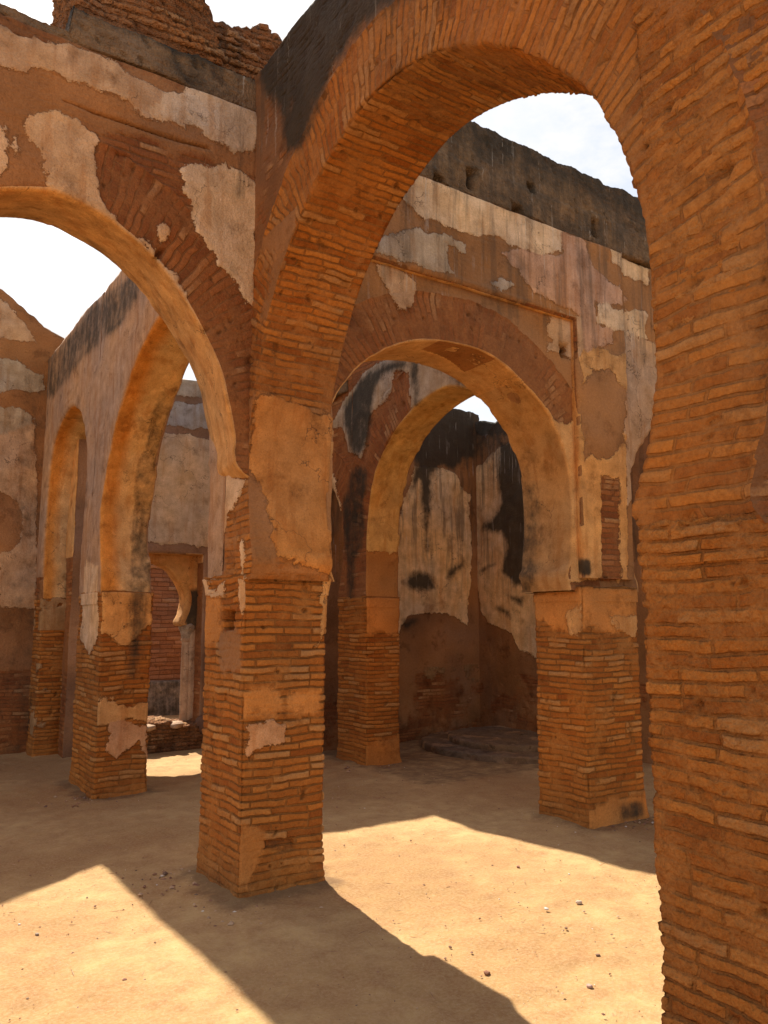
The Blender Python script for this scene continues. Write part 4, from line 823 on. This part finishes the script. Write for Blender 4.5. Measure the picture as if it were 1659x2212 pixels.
for cx_ in (2.70, 3.90):
    col_ = build('column', lathe(cx_, 10.56, [(.003, .05), (.07, .05), (.075, .16), (.05, .22), (.048, 1.34), (.062, 1.36), (.05, 1.385)]), m_arch, r, default=seq(fill('coat', 'tan'), setv('dark', lambda P, vn: .3 + 0 * P[:, 0])), chip=wear(.006, 8))
    build('capital', lathe(cx_, 10.56, [(.003, 1.38), (.05, 1.385), (.058, 1.42), (.075, 1.48), (.098, 1.52), (.10, 1.565), (.003, 1.57)]), m_arch, col_, origin=r.location, default=seq(fill('coat', 'grey'), setv('dark', lambda P, vn: .45 + 0 * P[:, 0])), chip=wear(.006, 8))
    M = pier_mesh(cx_ + (.03 if cx_ > 3 else -.13), cx_ + (.13 if cx_ > 3 else -.03), 10.5, 10.68, 0, 1.56, .02); build('jamb', M, m_arch, r, default=fill('coat', 'tan'), chip=wear(.01, 5))
# rubble sill
r_ = slab('x', 10.02, .62, 2.6, 4.0, -.05, lambda u: .27 + .10 * abs(float(n1(u, 5, 8)[0])) + .06 * (u < 3.55), .013)
o = build('rubble_sill', r_, m_lump, None, default=setv('dark', lambda P, vn: .45 * (vn[:, 1] < -.4)), chip=wear(.05, 7), origin=(3.3, 10.3, 0)); tag(o, 'low rough rubble sill under the far doorway, its top lit white by the sun', 'sill')
def rock(name, loc, size, mat, seed, flat=.7, npx=14, parent=None):
    th = np.linspace(.02, math.pi - .02, npx)[:, None]; ph = np.linspace(0, 2 * math.pi, npx * 2 + 1)[None, :]
    D = np.stack([np.sin(th) * np.cos(ph), np.sin(th) * np.sin(ph), np.cos(th) + 0 * ph], -1).reshape(-1, 3)
    k = 1 + fbm(D + seed * 3.1, 1.2, seed, 2) * .55; D2 = np.sign(D) * np.abs(D) ** .75 * k[:, None] * np.array([size, size * .75, size * flat]) / 2
    c_, s_ = math.cos(seed), math.sin(seed); D2 = np.stack([D2[:, 0] * c_ - D2[:, 1] * s_, D2[:, 0] * s_ + D2[:, 1] * c_, D2[:, 2]], 1)
    M = Mesh(); P = (D2 + np.array(loc)).reshape(npx, npx * 2 + 1, 3); M.grid(P, P[..., :2]); return M
m_stone, t = nodes_for('stone'); g = G(t); pos = t.nodes.new('ShaderNodeNewGeometry').outputs['Position']
b = t.nodes.new('ShaderNodeBsdfPrincipled'); b.inputs['Roughness'].default_value = .9
g.l(g.mix(g.noise(pos, 60, 3), g.vm('SCALE', g.att('ccol', True), sc=.7), g.vm('SCALE', g.att('ccol', True), sc=1.25)), b.inputs['Base Color'])
bp = t.nodes.new('ShaderNodeBump'); bp.inputs['Distance'].default_value = .003; g.l(g.noise(pos, 90, 4), bp.inputs['Height']); g.l(bp.outputs[0], b.inputs['Normal'])
o_ = t.nodes.new('ShaderNodeOutputMaterial'); g.l(b.outputs[0], o_.inputs['Surface'])
def stone(name, x, y, size, colr, label, cat='stone', flat=.6, seed=1, z=None, group=None):
    zz = z if z is not None else size * flat * .25
    M = rock(name, (x, y, zz), size, None, seed, flat)
    o = build(name, M, m_stone, None, default=lambda P, vn, att, cc, mc: cc.__setitem__(slice(None), colr), origin=(x, y, 0)); tag(o, label, cat, group); return o
stone('rubble_block', 3.2, 10.0, .26, (.42, .26, .15), 'leftmost pale block lying on the rubble sill of the far doorway', 'stone', .3, 3, .31)
stone('rubble_block', 3.6, 10.02, .22, (.44, .27, .16), 'middle pale block lying on the rubble sill of the far doorway', 'stone', .35, 5, .32)
stone('rubble_block', 4.0, 10.06, .26, (.13, .06, .03), 'dark brown block at the right end of the rubble sill', 'stone', .9, 8, .28)
# brick wall beyond the doorway
r = root('brick_wall', (5, 14.2, 0), 'coursed red brick wall standing beyond the far doorway, black dado along its foot', 'wall')
build('wall_face', slab('x', 14.2, .4, 1.5, 9.5, -.05, 3.9, .03), masonry('coursed_red_brick', [(0, (.20, .09, .045)), (.5, (.30, .14, .07)), (1, (.38, .21, .12))], (.28, .13, .06), amp=.03, smear=.68, bw=.27, bh=.075), r)
build('dado', slab('x', 14.0, .25, 1.5, 9.5, -.05, .56, .03), m_arch, r, default=seq(fill('coat', 'grey'), setv('dark', lambda P, vn: .75 + 0 * P[:, 0])))
# right-hand court walls
r = root('court_wall', (6.3, 9.0, 0), 'back wall of the inner room with cream plaster, black growth at the top and a bare brown patch below', 'wall')
def ct(P, vn, att, cc, mc):
    att['mud'][:] = np.where(P[:, 2] > .9, .12, fbm(P, 2.2, 14) * .16); mc[:] = (.30, .16, .075)
    k = P[:, 2] < 1.0; att['coat'][k] = fbm(P[k], 2.1, 15) * .2 - .09; cc[k] = (.30, .19, .09)
    att['dark'] = np.maximum(att['dark'], np.clip((P[:, 2] - 3.2) * .6, 0, .85)); att['dark'] = np.maximum(att['dark'], np.clip(.75 - P[:, 2], 0, .5) * .8)
    att['wht'] = np.clip((P[:, 2] - 1.4) * .5, 0, 1.0)
def ctop(u): return 4.72 + float(n1(u, 1.2, 12)[0]) * .12 + float(n1(u, 9, 14)[0]) * .03
build('wall_face', slab('x', 9.0, .5, 5.0, 7.8, -.06, ctop, .022), m_arch, r, keys=('corner',), default=ct, chip=wear(.03, 3))
r = root('court_wall', (7.75, 6, 0), 'side wall of the inner room stained with large black streaks, right of the corner', 'wall')
build('wall_face', slab('y', 7.75, .5, -1.0, 9.4, -.06, lambda u: 4.62 + float(n1(u, 1.4, 13)[0]) * .12 + float(n1(u, 9, 15)[0]) * .03 + (.0 if u > 4.6 else .25) - .14 * math.exp(-((u - 8.55) / .2) ** 2), .022), m_arch, r, keys=('corner',), default=ct, chip=wear(.03, 3))
r = root('court_wall', (4.7, 10.3, 0), 'short unseen return wall joining the doorway wall behind the middle pier, set to shape the floor shadow', 'wall')
build('wall_face', slab('y', 4.70, .29, 8.95, 10.75, -.06, lambda u: float(np.interp(u, [8.95, 9.9], [4.4, 5.05])), .04), m_arch, r, default=ct)  # unseen wall; its line and sloping top are set to shape the floor's shadow

# ================================================================== round brick platform in the inner room
r = root('round_platform', (7.4, 7.8, 0), 'low round stepped brick platform on the floor of the inner room corner', 'platform')
def disc(rad, z0, z1, seed, r_in=.02):
    a = np.linspace(0, 2 * math.pi, 300); pr_ = resample([(rad, z0), (rad + .0, z1 - .01), (rad - .012, z1), (r_in, z1)], .02)[0]
    w_ = 1 + n1(a, 3, seed) * .03; P = np.stack([7.4 + pr_[:, :1] * w_ * np.cos(a), 7.8 + pr_[:, :1] * w_ * np.sin(a), np.repeat(pr_[:, 1:], 300, 1)], -1)
    M = Mesh(); M.grid(P, np.stack([np.broadcast_to(a * rad, P.shape[:2]), np.broadcast_to(np.r_[0, np.cumsum(np.linalg.norm(np.diff(pr_, axis=0), axis=1))][:, None] * .35, P.shape[:2])], -1)); return M
pd = lambda P, vn, att, cc, mc: (att['dark'].__setitem__(slice(None), .05 + .3 * fbm(P, 3, 9)), att['mud'].__setitem__(slice(None), fbm(P, 4, 19) * .2 - .04), mc.__setitem__(slice(None), (.38, .25, .14)))
build('lower_step', disc(1.28, -.03, .085, 41), m_top, r, default=pd, chip=wear(.008, 6)); build('upper_step', disc(.93, .05, .155, 43), m_top, r, default=pd, chip=wear(.008, 6))

# ================================================================== stones and gravel on the ground
ST = [(.96, 4.63, .045, (.36, .27, .2), 'flat tan pebble near the left edge in the left sunlit patch'), (1.18, 3.84, .045, (.25, .1, .06), 'reddish brown clod in the middle of the left sunlit patch'),
      (.94, 3.68, .04, (.22, .1, .07), 'dark brick crumb beside another low in the left sunlit patch'), (1.10, 3.67, .028, (.75, .72, .68), 'bright white chip low in the left sunlit patch'),
      (.91, 4.83, .028, (.75, .72, .68), 'bright white chip by the shadow edge at the far left'),
      (3.82, 4.08, .055, (.34, .15, .09), 'red brick crumb below the far shadow edge in the large sunlit patch'), (3.41, 3.42, .05, (.62, .58, .52), 'small white stone in the middle of the large sunlit patch'),
      (3.64, 3.39, .075, (.58, .44, .32), 'pale elongated stone right of the small white stone'), (3.29, 3.16, .04, (.22, .12, .07), 'dark pebble near the middle of the large sunlit patch'),
      (2.87, 2.63, .06, (.5, .32, .25), 'pinkish stone low in the large sunlit patch'), (3.16, 2.83, .045, (.22, .12, .07), 'dark pebble above the pinkish stone'),
      (2.58, 2.98, .07, (.28, .12, .06), 'flat reddish shard beside the shadow of the middle pier'), (2.63, 3.31, .035, (.2, .1, .06), 'small dark pebble by the edge of the middle pier shadow')]
for i, (x, y, s_, c_, lb) in enumerate(ST): stone('stone', x, y, s_ * .48, c_, lb, 'stone', .5, i + 2)
def gravel():
    rng = np.random.default_rng(5); V = []; F = []; C = []; nv = 0
    base = np.array([(1, 0, 0), (-1, 0, 0), (0, 1, 0), (0, -1, 0), (0, 0, 1), (0, 0, -1)], float)
    fc = [(0, 2, 4), (2, 1, 4), (1, 3, 4), (3, 0, 4), (2, 0, 5), (1, 2, 5), (3, 1, 5), (0, 3, 5)]
    pal = [(.25, .12, .07), (.34, .18, .10), (.5, .33, .2), (.66, .58, .48), (.2, .12, .08)]
    n = 2600
    xy = rng.uniform((-1, 1.2), (5.6, 9.5), (n, 2))
    ex = rng.normal((0, 0), (.20, .16), (500, 2)) + np.array([(A0 - .1, B0b - .1), (5.5, B0 - .05), (A0, B1), (A2, B1), (A0 + .1, B0 - .05)])[rng.integers(0, 5, 500)]
    xy = np.vstack([xy, ex])
    for qi, (x, y) in enumerate(xy):
        s_ = .0025 + rng.exponential(.0022); s_ = min(s_, .012)
        if qi >= n: s_ = min(.022, s_ * 2.2)
        A = base * rng.uniform(.6, 1.25, (6, 3)) * s_ * np.array([1.2, .9, .6]); th = rng.uniform(0, 6.28)
        R_ = np.array([[math.cos(th), -math.sin(th), 0], [math.sin(th), math.cos(th), 0], [0, 0, 1]]); A = A @ R_.T + (x, y, s_ * .35 + .002)
        V.append(A); F += [tuple(q + nv for q in f) for f in fc]; nv += 6; C += [pal[rng.choice(5, p=[.3, .3, .2, .06, .14])]] * 6
    for k in range(260):      # straw and twigs
        x, y = rng.uniform((-.8, 1.6), (5.0, 7)); L_ = rng.uniform(.015, .06); th = rng.uniform(0, 6.28); A = base * np.array([L_, .0016, .0014]) ; A[2:4, 0] += rng.uniform(-.3, .3) * L_
        R_ = np.array([[math.cos(th), -math.sin(th), 0], [math.sin(th), math.cos(th), 0], [0, 0, 1]]); A = A @ R_.T + (x, y, .006)
        V.append(A); F += [tuple(q + nv for q in f) for f in fc]; nv += 6; C += [pal[rng.choice([0, 1, 2])]] * 6
    me = bpy.data.meshes.new('gravel'); me.from_pydata(np.concatenate(V).tolist(), [], F); me.update()
    a = me.attributes.new('ccol', 'FLOAT_VECTOR', 'POINT'); a.data.foreach_set('vector', np.array(C, np.float32).reshape(-1)); me.materials.append(m_stone)
    o = link(bpy.data.objects.new('gravel', me)); tag(o, 'fine scattered grit and pebbles over the earth floor', 'gravel', kind='stuff')
gravel()
print('verts', sum(len(o.data.vertices) for o in sc.objects if o.type == 'MESH'))
